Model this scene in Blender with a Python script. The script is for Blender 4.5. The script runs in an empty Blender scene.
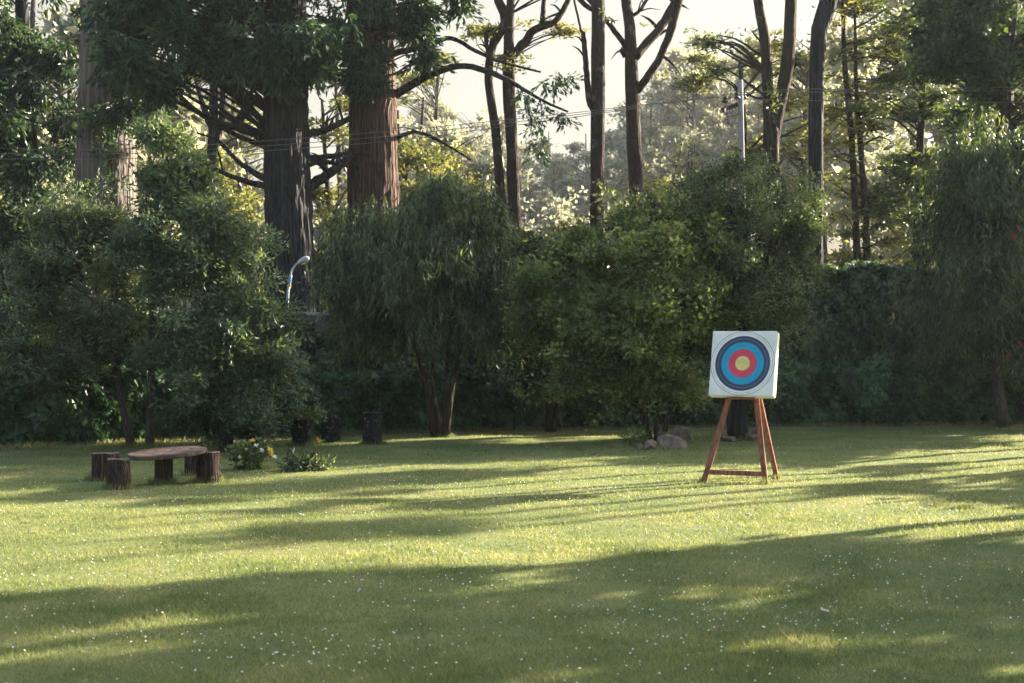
import bpy, math, random
import numpy as np
from mathutils import Vector

# ---------------------------------------------------------------- camera, world, sun, exposure
SC = bpy.context.scene
COL = SC.collection
F, H = 1422.0, 2.6                      # focal length in pixels, eye height
HZ = 341.5
cam = bpy.data.cameras.new('camera'); cam.sensor_width = 36; cam.lens = 36*F/1024
cam.clip_end = 2000; cam.clip_start = .05
camo = bpy.data.objects.new('camera', cam); COL.objects.link(camo)
camo.location = (0, 0, H); camo.rotation_euler = (math.radians(90), 0, 0)
cam.dof.use_dof = True; cam.dof.focus_distance = 26; cam.dof.aperture_fstop = 2.8
SC.camera = camo

AZ, EL = math.radians(57), math.radians(22)     # azimuth clockwise from +Y
world = bpy.data.worlds.new('World'); SC.world = world; world.use_nodes = True
nt = world.node_tree; nt.nodes.clear()
sky = nt.nodes.new('ShaderNodeTexSky'); sky.sky_type = 'NISHITA'; sky.sun_disc = False
sky.sun_elevation = EL; sky.sun_rotation = AZ; sky.dust_density = 4.0; sky.air_density = 1.0; sky.ozone_density = 1.0
bgn = nt.nodes.new('ShaderNodeBackground'); bgn.inputs[1].default_value = 0.088
out = nt.nodes.new('ShaderNodeOutputWorld')
# pale cream bank of morning haze low in the sky, blue above
tcw = nt.nodes.new('ShaderNodeTexCoord'); sepw = nt.nodes.new('ShaderNodeSeparateXYZ'); nt.links.new(tcw.outputs['Generated'], sepw.inputs[0])
mrw = nt.nodes.new('ShaderNodeMapRange'); mrw.interpolation_type = 'SMOOTHSTEP'
mrw.inputs[1].default_value = .23; mrw.inputs[2].default_value = .42; mrw.inputs[3].default_value = .88; mrw.inputs[4].default_value = 0
nt.links.new(sepw.outputs[2], mrw.inputs[0])
mxw = nt.nodes.new('ShaderNodeMixRGB'); mxw.inputs[2].default_value = (1.45, 1.33, 1.07, 1)
nt.links.new(mrw.outputs[0], mxw.inputs[0]); nt.links.new(sky.outputs[0], mxw.inputs[1])
nt.links.new(mxw.outputs[0], bgn.inputs[0]); nt.links.new(bgn.outputs[0], out.inputs[0])
sd = Vector((math.sin(AZ)*math.cos(EL), math.cos(AZ)*math.cos(EL), math.sin(EL)))
sun = bpy.data.lights.new('sun', 'SUN'); sun.energy = 5; sun.angle = math.radians(.55); sun.color = (1, .88, .70)
suno = bpy.data.objects.new('sun', sun); COL.objects.link(suno)
suno.rotation_euler = (-sd).to_track_quat('-Z', 'Y').to_euler(); suno.location = (40, 30, 40)
vs = SC.view_settings; vs.view_transform = 'Standard'; vs.look = 'None'; vs.exposure = 2.6; vs.gamma = 1
SC.cycles.volume_bounces = 1; SC.cycles.max_bounces = 8; SC.cycles.transparent_max_bounces = 4
SC.cycles.diffuse_bounces = 4
SC.cycles.use_denoising = True
SC.cycles.sample_clamp_indirect = 6

R0 = np.random.default_rng
DENS, LS, LN, SP = .62, 1.45, .42, .62      # foliage: clumps, leaf size, leaves per clump, clump spread
# ---------------------------------------------------------------- helpers
def W(px, py, Y):
    return np.array([(px-512)/F*Y, Y, H-(py-HZ)/F*Y])
def GY(py): return H*F/(py-HZ)
def G(px, py):
    Y = GY(py); return ((px-512)/F*Y, Y)
def ghs(x, y):
    return .02*np.sin(x*.61+y*.23)+.016*np.sin(y*.83-x*.31+1.3)+.008*np.sin(x*2.1+y*1.7)

def mk(name, V, Q, mat, parent=None, smooth=False, loc=None):
    """V Nx3 in world metres, Q list of index arrays (M x k)"""
    V = np.asarray(V, dtype=np.float32)
    if not isinstance(Q, list): Q = [Q]
    Q = [np.asarray(q, dtype=np.int32) for q in Q if len(q)]
    me = bpy.data.meshes.new(name)
    me.vertices.add(len(V)); me.vertices.foreach_set('co', V.ravel())
    tot = sum(q.size for q in Q); me.loops.add(tot)
    me.loops.foreach_set('vertex_index', np.concatenate([q.ravel() for q in Q]))
    cnt = np.concatenate([np.full(len(q), q.shape[1], np.int32) for q in Q])
    me.polygons.add(len(cnt))
    st = np.concatenate([[0], np.cumsum(cnt)[:-1]]).astype(np.int32)
    me.polygons.foreach_set('loop_start', st)
    me.polygons.foreach_set('use_smooth', np.full(len(cnt), smooth, bool))
    me.update(calc_edges=True); me.validate()
    me.materials.append(mat)
    o = bpy.data.objects.new(name, me); COL.objects.link(o)
    if parent is not None:
        o.parent = parent
        if loc is None: loc = -np.array(parent.matrix_basis.translation)
        o.location = loc
    return o
class MB:
    def __init__(s): s.V = []; s.Q = {}; s.n = 0
    def add(s, V, *Qs):
        for q in Qs:
            q = np.asarray(q)
            if len(q): s.Q.setdefault(q.shape[1], []).append(q+s.n)
        s.V.append(np.asarray(V, float)); s.n += len(V); return s
    def build(s, name, mat, parent=None, smooth=False, loc=None):
        return mk(name, np.concatenate(s.V), [np.concatenate(q) for q in s.Q.values()], mat, parent, smooth, loc)
def tag(o, label, cat, group=None, kind=None):
    if label: o['label'] = label
    if cat: o['category'] = cat
    if group: o['group'] = group
    if kind: o['kind'] = kind
    return o
def thing(name, label, cat, loc, group=None):
    o = bpy.data.objects.new(name, None); COL.objects.link(o); o.location = loc; o.empty_display_size = .3
    return tag(o, label, cat, group)
def copy_tree(o, parent=None):
    c = o.copy(); COL.objects.link(c); c.parent = parent
    for ch in list(o.children): copy_tree(ch, c)
    return c

def smooth_path(P, n):
    P = np.asarray(P, float)
    if len(P) < 3:
        t = np.linspace(0, 1, n)[:, None]; return P[0]*(1-t)+P[-1]*t
    d = np.concatenate([[0], np.cumsum(np.linalg.norm(np.diff(P[:, :3], axis=0), axis=1))])
    t = np.linspace(0, d[-1], n); res = []
    E = np.vstack([2*P[0]-P[1], P, 2*P[-1]-P[-2]])
    for x in t:
        i = min(max(np.searchsorted(d, x)-1, 0), len(P)-2); u = (x-d[i])/max(d[i+1]-d[i], 1e-6)
        p0, p1, p2, p3 = E[i:i+4]
        res.append(.5*((2*p1)+(-p0+p2)*u+(2*p0-5*p1+4*p2-p3)*u*u+(-p0+3*p1-3*p2+p3)*u**3))
    return np.array(res)
def tube(mb, P, sides=8, n=None, furrow=0, rng=None, cap=True, wob=0):
    """P: (x,y,z,r) control points"""
    P = smooth_path(P, n or max(4, 3*len(P)))
    C, r = P[:, :3], np.maximum(P[:, 3], .002)
    n = len(C)
    if wob and rng is not None:
        C = C+rng.normal(0, 1, C.shape)*wob*r[:, None]
    T = np.gradient(C, axis=0); T /= np.linalg.norm(T, axis=1)[:, None]+1e-9
    ref = np.array([1., 0, 0]) if abs(T[0, 0]) < .8 else np.array([0, 1., 0])
    A = ref-T*(T@ref)[:, None]; A /= np.linalg.norm(A, axis=1)[:, None]; B = np.cross(T, A)
    th = np.linspace(0, 2*math.pi, sides, endpoint=False)
    m = np.ones((n, sides))
    if furrow and rng is not None:
        s = np.linspace(0, 1, n)[:, None]*np.linalg.norm(C[-1]-C[0])
        for k in (2, 3, 5, 9, 13, 17, 21, 27, 33, 41):
            if k*2.2 > sides: break
            m += furrow*(.9 if k < 4 else .6)*np.sin(k*th[None]+rng.uniform(0, 6.3)+rng.uniform(-.8, .8)*s+1.4*np.sin(s*rng.uniform(.5, 2.6)+rng.uniform(0, 6)))*(1+.5*np.sin(s*rng.uniform(1, 4)+rng.uniform(0, 6)))
    V = C[:, None]+(r[:, None]*m)[..., None]*(np.cos(th)[None, :, None]*A[:, None]+np.sin(th)[None, :, None]*B[:, None])
    V = V.reshape(-1, 3)
    i = np.arange(n-1)[:, None]*sides; j = np.arange(sides)[None]; k = (j+1) % sides
    Q = np.stack([i+j, i+k, i+sides+k, i+sides+j], -1).reshape(-1, 4)
    if cap:
        V = np.vstack([V, C[0], C[-1]]); a = len(V)-2; jj = np.arange(sides); kk = (jj+1) % sides
        t1 = np.stack([np.full(sides, a), kk, jj], -1); b = (n-1)*sides
        t2 = np.stack([np.full(sides, a+1), b+jj, b+kk], -1)
        mb.add(V, Q, np.vstack([t1, t2]))
    else: mb.add(V, Q)
def box(mb, c, s, M=None):
    v = np.array([(x, y, z) for x in (-1, 1) for y in (-1, 1) for z in (-1, 1)], float)*np.array(s)/2
    if M is not None: v = v@np.asarray(M).T
    mb.add(v+np.array(c), [(0, 1, 3, 2), (4, 6, 7, 5), (0, 4, 5, 1), (2, 3, 7, 6), (0, 2, 6, 4), (1, 5, 7, 3)])
def bar(mb, a, b, w, d, up=(0, -1, 0)):
    a = np.array(a, float); b = np.array(b, float); t = (b-a); L = np.linalg.norm(t); t /= L
    u = np.cross(t, up); u /= np.linalg.norm(u); v = np.cross(t, u)
    M = np.stack([u, v, t], 1); box(mb, (a+b)/2, (w, d, L), M)
def unit(v): return v/(np.linalg.norm(v, axis=-1, keepdims=True)+1e-9)

def kites(rng, pos, dirs, L, wr, fold=.18, up=0, ref=None):
    """leaf shaped quads"""
    n = len(pos); d = unit(dirs)
    s = unit(np.cross(d, rng.normal(0, 1, (n, 3))+(np.array([0, 0, up]) if ref is None else np.array(ref)))); nn = np.cross(d, s)
    L = (L*rng.uniform(.6, 1.25, n))[:, None]; w = L*wr*.5
    b = pos; t = pos+d*L-nn*L*fold*.6
    l = pos+d*L*.42+s*w+nn*L*fold*.5; r = pos+d*L*.42-s*w+nn*L*fold*.5
    V = np.stack([b, l, t, r], 1).reshape(-1, 3)
    return V, np.arange(4*n).reshape(-1, 4)
def clump_pts(rng, ells, hollow=2.2):
    out = []
    for c, r, n in ells:
        r = np.array(r, float); n = max(3, int(n*DENS)); nb = max(2, n//9)
        d = unit(rng.normal(0, 1, (nb, 3))); rad = rng.uniform(.15, 1.05, nb)**(1/hollow)
        B = np.array(c)+d*rad[:, None]*r*.86; br = rng.uniform(.16, .40, nb)*min(1, (14/nb)**.25)
        k = rng.integers(0, nb, n); e = unit(rng.normal(0, 1, (n, 3))+np.array([0, 0, .25]))
        m = max(1, n//11); f = unit(rng.normal(0, 1, (m, 3))+np.array([0, 0, .35])); out.append(np.array(c)+f*r*rng.uniform(.98, 1.2, (m, 1)))   # stray sprigs
        out.append(B[k]+e*rng.uniform(.4, 1, n)[:, None]*(br[k]*r.mean())[:, None]*np.array([1, 1, .72]))
    return np.concatenate(out)
def foliage(rng, pts, style, size, n, spread, wr=None, length=1.0, ctr=None):
    size = size*LS; n = max(4, int(n*LN)); spread = spread*SP
    K = len(pts); ctr = pts.mean(0) if ctr is None else ctr
    sc = rng.uniform(.6, 1.35, K)
    if style in ('broad', 'fine'):
        wr = wr or (.62 if style == 'broad' else .3)
        P = np.repeat(pts, n, 0)+rng.normal(0, 1, (K*n, 3))*np.array([1, 1, .62])*spread*np.repeat(sc, n)[:, None]
        o = unit(P-np.repeat(pts, n, 0)); D = rng.normal(0, 1, P.shape)*.8+o*.9+np.array([0, 0, -.15])
        return kites(rng, P, D, size, wr, up=1.3)
    if style == 'layer':
        wr = wr or .35
        P = np.repeat(pts, n, 0)+rng.normal(0, 1, (K*n, 3))*np.array([1.25, 1.25, .16])*spread*np.repeat(sc, n)[:, None]
        P[:, 2] -= .12*np.linalg.norm((P-np.repeat(pts, n, 0))[:, :2], axis=1)
        D = rng.normal(0, 1, P.shape)*np.array([1, 1, .35])
        return kites(rng, P, D, size, wr, up=1.2)
    if style == 'weep':
        wr = wr or .16; m = 12; k = max(1, n//m)
        S = np.repeat(pts, k, 0)+rng.normal(0, 1, (K*k, 3))*spread*np.array([1, 1, .5])
        o = S-np.repeat(pts, k, 0); o[:, 2] = 0; o = unit(o)
        Ls = length*rng.uniform(.35, 1, K*k)
        t = rng.uniform(0, 1, (K*k, m))
        P = S[:, None]+t[..., None]*Ls[:, None, None]*np.array([0, 0, -1.])+(o*.28)[:, None]*np.sin(t*1.8)[..., None]*Ls[:, None, None]
        P = P.reshape(-1, 3)+rng.normal(0, .02, (K*k*m, 3))
        D = np.array([0, 0, -1.])+rng.normal(0, .42, P.shape)+np.repeat(o, m, 0)*.25
        return kites(rng, P, D, size, wr)
    if style == 'spray':      # drooping flat fans of scale leaves
        wr = wr or .3; m = 14; k = max(1, n//m)
        S = np.repeat(pts, k, 0)+rng.normal(0, 1, (K*k, 3))*spread*.75
        o = rng.normal(0, 1, S.shape); o[:, 2] = -abs(o[:, 2])*.9-.5; o = unit(o)
        side = unit(np.cross(o, rng.normal(0, 1, o.shape)))
        Ls = length*rng.uniform(.5, 1, K*k)
        t = rng.uniform(0, 1, (K*k, m)); q = rng.uniform(-1, 1, (K*k, m))*.34*np.sin(np.clip(t+.15, 0, 1)*3.1)
        P = S[:, None]+o[:, None]*(t*Ls[:, None])[..., None]+side[:, None]*(q*Ls[:, None])[..., None]
        D = o[:, None]+side[:, None]*(q*3)[..., None]+rng.normal(0, .2, P.shape)
        return kites(rng, P.reshape(-1, 3), D.reshape(-1, 3), size, wr)

# ---------------------------------------------------------------- materials
def mat(name): 
    m = bpy.data.materials.new(name); m.use_nodes = True
    n = m.node_tree; return m, n, n.nodes['Principled BSDF'], n.nodes['Material Output']
def N(nt, t, **kw):
    o = nt.nodes.new(t)
    for k, v in kw.items():
        if k.startswith('i_'): o.inputs[k[2:]].default_value = v
        else: setattr(o, k, v)
    return o
def ramp(nt, fac, stops, interp='LINEAR'):
    r = nt.nodes.new('ShaderNodeValToRGB'); cr = r.color_ramp; cr.interpolation = interp
    while len(cr.elements) > 1: cr.elements.remove(cr.elements[-1])
    cr.elements[0].position = stops[0][0]; cr.elements[0].color = (*stops[0][1], 1)
    for p, c in stops[1:]:
        e = cr.elements.new(p); e.color = (*c, 1)
    nt.links.new(fac, r.inputs[0]); return r.outputs[0]
def leafmat(name, a, b, c, trans=.4, tint=(1.5, 1.35, .5), rough=.45, spec=.35):
    a = tuple(x*.62 for x in a); c = tuple(min(.5, x*1.45) for x in c)
    m, nt, p, o = mat(name)
    g = N(nt, 'ShaderNodeNewGeometry')
    tc = N(nt, 'ShaderNodeTexCoord')
    nz = N(nt, 'ShaderNodeTexNoise'); nz.inputs['Scale'].default_value = .9; nt.links.new(tc.outputs['Object'], nz.inputs['Vector'])
    mx = N(nt, 'ShaderNodeMath', operation='MULTIPLY_ADD'); mx.inputs[1].default_value = .6; 
    sb = N(nt, 'ShaderNodeMath', operation='MULTIPLY_ADD'); sb.inputs[1].default_value = 1.3; sb.inputs[2].default_value = -.45
    nt.links.new(nz.outputs[0], sb.inputs[0]); nt.links.new(g.outputs['Random Per Island'], mx.inputs[0]); 
    nt.links.new(sb.outputs[0], mx.inputs[2])
    col = ramp(nt, mx.outputs[0], [(.08, a), (.5, b), (.92, c)])
    p.inputs['Roughness'].default_value = rough; p.inputs['Specular IOR Level'].default_value = spec
    nt.links.new(col, p.inputs['Base Color'])
    t = N(nt, 'ShaderNodeBsdfTranslucent'); mul = N(nt, 'ShaderNodeMixRGB', blend_type='MULTIPLY'); mul.inputs[0].default_value = 1
    mul.inputs[2].default_value = (*tint, 1); nt.links.new(col, mul.inputs[1]); nt.links.new(mul.outputs[0], t.inputs[0])
    ms = N(nt, 'ShaderNodeMixShader'); ms.inputs[0].default_value = trans
    nt.links.new(p.outputs[0], ms.inputs[1]); nt.links.new(t.outputs[0], ms.inputs[2]); nt.links.new(ms.outputs[0], o.inputs[0])
    return m
def barkmat(name, a, b, scale=3, stretch=.12, bump=.5, moss=None, c=None):
    m, nt, p, o = mat(name)
    tc = N(nt, 'ShaderNodeTexCoord'); mp = N(nt, 'ShaderNodeMapping'); mp.inputs['Scale'].default_value = (1, 1, stretch)
    nt.links.new(tc.outputs['Object'], mp.inputs[0])
    n1 = N(nt, 'ShaderNodeTexNoise'); n1.inputs['Scale'].default_value = scale*2.2; n1.inputs['Detail'].default_value = 8; n1.inputs['Roughness'].default_value = .7
    nt.links.new(mp.outputs[0], n1.inputs['Vector'])
    v = N(nt, 'ShaderNodeTexVoronoi'); v.inputs['Scale'].default_value = scale*2.6; v.feature = 'DISTANCE_TO_EDGE'; nt.links.new(mp.outputs[0], v.inputs['Vector'])
    vm = N(nt, 'ShaderNodeMapRange'); vm.inputs[2].default_value = .25; nt.links.new(v.outputs[0], vm.inputs[0])
    n2 = N(nt, 'ShaderNodeTexNoise'); n2.inputs['Scale'].default_value = .8; n2.inputs['Detail'].default_value = 3; nt.links.new(tc.outputs['Object'], n2.inputs['Vector'])
    ad = N(nt, 'ShaderNodeMath', operation='MULTIPLY_ADD'); ad.inputs[1].default_value = .7
    nt.links.new(n1.outputs[0], ad.inputs[0]); 
    h = N(nt, 'ShaderNodeMath', operation='MULTIPLY'); h.inputs[1].default_value = .3; nt.links.new(n2.outputs[0], h.inputs[0]); nt.links.new(h.outputs[0], ad.inputs[2])
    st = [(.32, a), (.62, b)]
    if c: st.append((.74, c))
    col = ramp(nt, ad.outputs[0], st)
    if moss:
        n3 = N(nt, 'ShaderNodeTexNoise'); n3.inputs['Scale'].default_value = moss[1]; n3.inputs['Detail'].default_value = 5; nt.links.new(tc.outputs['Object'], n3.inputs['Vector'])
        f = ramp(nt, n3.outputs[0], [(moss[2], (0, 0, 0)), (moss[2]+.08, (1, 1, 1))])
        mm = N(nt, 'ShaderNodeMixRGB'); mm.inputs[2].default_value = (*moss[0], 1); nt.links.new(f, mm.inputs[0]); nt.links.new(col, mm.inputs[1]); col = mm.outputs[0]
    rd_ = N(nt, 'ShaderNodeMixRGB', blend_type='MULTIPLY'); rd_.inputs[0].default_value = .75
    nt.links.new(col, rd_.inputs[1]); nt.links.new(ramp(nt, v.outputs[0], [(.0, (.3, .3, .3)), (.14, (1, 1, 1))]), rd_.inputs[2]); col = rd_.outputs[0]
    nt.links.new(col, p.inputs['Base Color']); p.inputs['Roughness'].default_value = .9; p.inputs['Specular IOR Level'].default_value = .2
    hs = N(nt, 'ShaderNodeMath', operation='ADD'); nt.links.new(n1.outputs[0], hs.inputs[0]); nt.links.new(vm.outputs[0], hs.inputs[1])
    bp = N(nt, 'ShaderNodeBump'); bp.inputs['Strength'].default_value = bump; bp.inputs['Distance'].default_value = .06
    nt.links.new(hs.outputs[0], bp.inputs['Height']); nt.links.new(bp.outputs[0], p.inputs['Normal'])
    return m
def plain(name, col, rough=.6, metal=0, var=.15, scale=6, bump=0):
    m, nt, p, o = mat(name)
    tc = N(nt, 'ShaderNodeTexCoord'); n1 = N(nt, 'ShaderNodeTexNoise'); n1.inputs['Scale'].default_value = scale; n1.inputs['Detail'].default_value = 6
    nt.links.new(tc.outputs['Object'], n1.inputs['Vector'])
    a = tuple(x*(1-var) for x in col); b = tuple(min(1, x*(1+var)) for x in col)
    nt.links.new(ramp(nt, n1.outputs[0], [(.3, a), (.7, b)]), p.inputs['Base Color'])
    p.inputs['Roughness'].default_value = rough; p.inputs['Metallic'].default_value = metal
    if bump:
        bp = N(nt, 'ShaderNodeBump'); bp.inputs['Strength'].default_value = bump; bp.inputs['Distance'].default_value = .03
        nt.links.new(n1.outputs[0], bp.inputs['Height']); nt.links.new(bp.outputs[0], p.inputs['Normal'])
    return m
L_dusty = leafmat('dusty_leaves', (.036, .060, .038), (.082, .122, .075), (.155, .185, .11), .38)
L_teal = leafmat('blue_green_leaves', (.036, .064, .044), (.074, .125, .082), (.145, .19, .11), .38)
L_weep = leafmat('weeping_leaves', (.022, .044, .022), (.050, .088, .050), (.125, .155, .075), .38)
L_green = leafmat('fresh_leaves', (.055, .09, .036), (.115, .165, .065), (.23, .27, .11), .42)
L_olive = leafmat('olive_leaves', (.035, .06, .03), (.066, .105, .058), (.14, .17, .09), .38)
L_cyp = leafmat('cypress_leaves', (.014, .042, .028), (.034, .076, .046), (.065, .11, .055), .3)
L_dark = leafmat('dark_leaves', (.014, .036, .020), (.034, .068, .034), (.07, .11, .05), .35)
L_gold = leafmat('sunlit_gold_leaves', (.07, .09, .03), (.13, .15, .055), (.20, .20, .09), .5, tint=(1.45, 1.3, .65))  # warm backlight is put into the leaf colour as extra yellow
L_far = leafmat('haze_pale_leaves', (.18, .20, .16), (.25, .27, .215), (.29, .30, .24), .5, tint=(1.3, 1.2, .9))  # pale base colour adds distance haze on top of the haze volume
L_hedge = leafmat('hedge_leaves', (.016, .044, .024), (.036, .085, .042), (.07, .14, .06), .25, rough=.4, spec=.3)
L_ivy = leafmat('ivy_leaves', (.016, .040, .022), (.045, .085, .042), (.10, .15, .065), .3)
L_grass = leafmat('grass_blades', (.125, .18, .066), (.16, .205, .080), (.235, .225, .125), .45, tint=(1.42, 1.3, .72), rough=.5, spec=.25)
B_pale = barkmat('pale_peeling_bark', (.08, .065, .057), (.20, .17, .152), 2.4, .06, .6, c=(.28, .245, .215))
B_dark = barkmat('dark_furrowed_bark', (.012, .012, .013), (.05, .05, .054), 2.6, .10, 1.0, c=(.10, .10, .105))
B_red = barkmat('red_fibrous_bark', (.042, .024, .018), (.13, .082, .064), 3.2, .035, .9, c=(.19, .135, .11))
B_brown = barkmat('brown_bark', (.022, .015, .012), (.065, .045, .036), 5, .15, .6, moss=((.11, .11, .10), 2.2, .60))
B_grey = barkmat('grey_bark', (.028, .025, .022), (.10, .09, .08), 6, .2, .5)
B_stump = barkmat('stump_bark', (.020, .015, .013), (.105, .075, .062), 6, .15, 1.0, c=(.22, .175, .15))
B_stump2 = barkmat('weathered_stump_bark', (.014, .014, .015), (.05, .05, .052), 6, .35, .9, moss=((.24, .25, .24), 9, .60))
M_lawn, nt_, p_, o_ = mat('lawn_ground')
tc = N(nt_, 'ShaderNodeTexCoord')
n1 = N(nt_, 'ShaderNodeTexNoise'); n1.inputs['Scale'].default_value = .55; n1.inputs['Detail'].default_value = 6; n1.inputs['Roughness'].default_value = .62
n2 = N(nt_, 'ShaderNodeTexNoise'); n2.inputs['Scale'].default_value = 22; n2.inputs['Detail'].default_value = 8; n2.inputs['Roughness'].default_value = .75
for n in (n1, n2): nt_.links.new(tc.outputs['Object'], n.inputs['Vector'])
ma = N(nt_, 'ShaderNodeMath', operation='MULTIPLY_ADD'); ma.inputs[1].default_value = .5
mb_ = N(nt_, 'ShaderNodeMath', operation='MULTIPLY'); mb_.inputs[1].default_value = .5
nt_.links.new(n1.outputs[0], mb_.inputs[0]); nt_.links.new(n2.outputs[0], ma.inputs[0]); nt_.links.new(mb_.outputs[0], ma.inputs[2])
nt_.links.new(ramp(nt_, ma.outputs[0], [(.32, (.07, .10, .034)), (.5, (.13, .16, .055)), (.66, (.25, .22, .10))]), p_.inputs['Base Color'])
p_.inputs['Roughness'].default_value = .95; p_.inputs['Specular IOR Level'].default_value = .1
bp = N(nt_, 'ShaderNodeBump'); bp.inputs['Strength'].default_value = .8; bp.inputs['Distance'].default_value = .05
nt_.links.new(n2.outputs[0], bp.inputs['Height']); nt_.links.new(bp.outputs[0], p_.inputs['Normal'])
M_soil = plain('forest_soil', (.06, .055, .03), .95, 0, .5, .8, .4)
M_rock = plain('rock', (.15, .115, .088), .9, 0, .55, 5, .6)
M_wood = barkmat('reddish_easel_wood', (.20, .075, .05), (.31, .13, .09), 6, .1, .15)
M_foam = plain('white_foam', (.74, .75, .72), .7, 0, .06, 8)
M_cut = barkmat('weathered_table_wood', (.085, .06, .046), (.145, .102, .08), 1.2, 1, .25)
M_steel = plain('galvanised_steel', (.30, .33, .35), .5, .3, .12, 9)
M_blue = plain('faded_blue_paint', (.10, .22, .34), .5)
M_yellow = plain('yellow_plate', (.55, .38, .05), .5)
M_conc = plain('concrete', (.24, .24, .23), .85, 0, .2, 4, .3)
M_wall = plain('grey_wall', (.07, .072, .075), .9, 0, .25, 3, .3)
M_rust = plain('rusty_steel', (.06, .03, .022), .7, .2, .3, 12)
M_black = plain('black_ceramic', (.02, .018, .018), .35)
M_wire = plain('wire', (.11, .105, .10), .5, .3)
M_wf = plain('white_petals', (.8, .8, .74), .6, 0, .1)
M_yf = plain('yellow_petals', (.80, .58, .10), .6, 0, .1)
M_redf = plain('red_bottlebrush', (.16, .022, .018), .8, 0, .3)
M_dry = plain('dry_leaf', (.16, .10, .05), .8, 0, .3)
M_palestrip = plain('pale_dry_bark', (.5, .42, .3), .8, 0, .2)
M_white = plain('white_paint', (.42, .44, .44), .6, 0, .15)

# ---------------------------------------------------------------- setting: ground, lawn, hill
def sheet(name, xs, ys, zf, m, smooth=True):
    X, Y = np.meshgrid(xs, ys); V = np.stack([X, Y, zf(X, Y)], -1).reshape(-1, 3)
    nx, ny = len(xs), len(ys); i = (np.arange(ny-1)[:, None]*nx+np.arange(nx-1)[None]).reshape(-1, 1)
    o = mk(name, V, i+np.array([0, 1, nx+1, nx]), m, None, smooth); o['kind'] = 'structure'; return o
def hillz(X, Y):
    d = np.clip((Y-95+.15*X)/190, 0, 1)
    return -.12+ 20*d*d*(3-2*d)*(1+.15*np.sin(X*.02+.5))
sheet('ground', np.linspace(-400, 400, 81), np.linspace(-60, 400, 70), lambda X, Y: hillz(X, Y), M_soil)
sheet('lawn', np.linspace(-40, 60, 201), np.linspace(-10, 46, 120), ghs, M_lawn)

# hedge line
HX = np.array([-40, -12.2, -5.8, 2.6, 16, 60]); HY = np.array([30.0, 34.6, 39.6, 42.8, 44.8, 47.0])
def hedgeY(x): return np.interp(x, HX, HY)

# ---------------------------------------------------------------- grass blades, clover
rng = R0(1)
def grass(n, y0, y1, pw, hgt, wid):
    t = rng.uniform(0, 1, n); Y = (y0**pw+(y1**pw-y0**pw)*t)**(1/pw)
    X = rng.uniform(-1, 1, n)*(Y*.37+1.0)
    k = np.sin(X*1.3+1.1*np.sin(Y*.9))*np.sin(Y*1.1+np.sin(X*.7)*1.4)
    k = k*.7+.5*np.sin(X*3.7+2*np.sin(Y*2.1))*np.sin(Y*4.3+np.sin(X*2.9)*1.2)
    keep = rng.uniform(0, 1, n) < .66+.30*k
    keep &= Y < hedgeY(X)-.2
    X, Y, k = X[keep], Y[keep], k[keep]; n = len(X)
    h = hgt*rng.uniform(.5, 1.3, n)*(1+.4*k)*np.where(rng.uniform(0, 1, n) < .03, 1.7, 1); w = wid*rng.uniform(.6, 1.4, n)*(Y/14)**.6
    a = rng.uniform(0, 6.283, n); l = rng.normal(0, .6, (n, 2))*h[:, None]
    z = ghs(X, Y)-.003
    b1 = np.stack([X-np.cos(a)*w, Y-np.sin(a)*w, z], 1); b2 = np.stack([X+np.cos(a)*w, Y+np.sin(a)*w, z], 1)
    tp = np.stack([X+l[:, 0], Y+l[:, 1], z+h], 1)
    return np.stack([b1, b2, tp], 1).reshape(-1, 3), np.arange(3*n).reshape(-1, 3)
V, Q = grass(520000, 9.0, 46, -.6, .045, .0042)
def tufts(spots):
    P = []
    for px, py, rr, n in spots:
        x, y = G(px, py); y += rr*.6; a = rng.uniform(0, 6.283, n); q = rr*rng.uniform(.85, 1.45, n)
        P.append(np.stack([x+q*np.cos(a), y+q*np.sin(a)], 1))
    x = rng.uniform(-16, 22, 16000); P.append(np.stack([x, hedgeY(x)-.15+rng.normal(0, .22, len(x))], 1))
    P = np.concatenate(P); n = len(P); X, Y = P.T; h = rng.uniform(.05, .17, n); w = rng.uniform(.003, .006, n)*(Y/14)**.6
    a = rng.uniform(0, 6.283, n); l = rng.normal(0, .35, (n, 2))*h[:, None]; z = ghs(X, Y)-.003
    return np.stack([np.stack([X-np.cos(a)*w, Y-np.sin(a)*w, z], 1), np.stack([X+np.cos(a)*w, Y+np.sin(a)*w, z], 1), np.stack([X+l[:, 0], Y+l[:, 1], z+h], 1)], 1).reshape(-1, 3)
V2 = tufts([(102, 482, .25, 420), (116, 490, .2, 360), (161, 485, .18, 360), (207, 483, .22, 380), (193, 477, .2, 200), (300, 446, .24, 260), (329, 442, .24, 240), (372, 445, .25, 260), (440, 438, .3, 300),
            (658, 448, .9, 900), (739, 440, .35, 400), (1004, 429, .3, 300), (132, 449, .2, 260), (150, 448, .2, 260), (224, 456, .25, 300), (703, 483, .06, 70), (766, 486, .06, 70), (777, 479, .06, 60), (752, 439, .5, 300)])
Q = np.vstack([Q, np.arange(len(V2)).reshape(-1, 3)+len(V)]); V = np.vstack([V, V2])
o = mk('grass', V, Q, L_grass); tag(o, 'short mown lawn grass with sunlit and shaded streaks', 'grass', kind='stuff')

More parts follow.
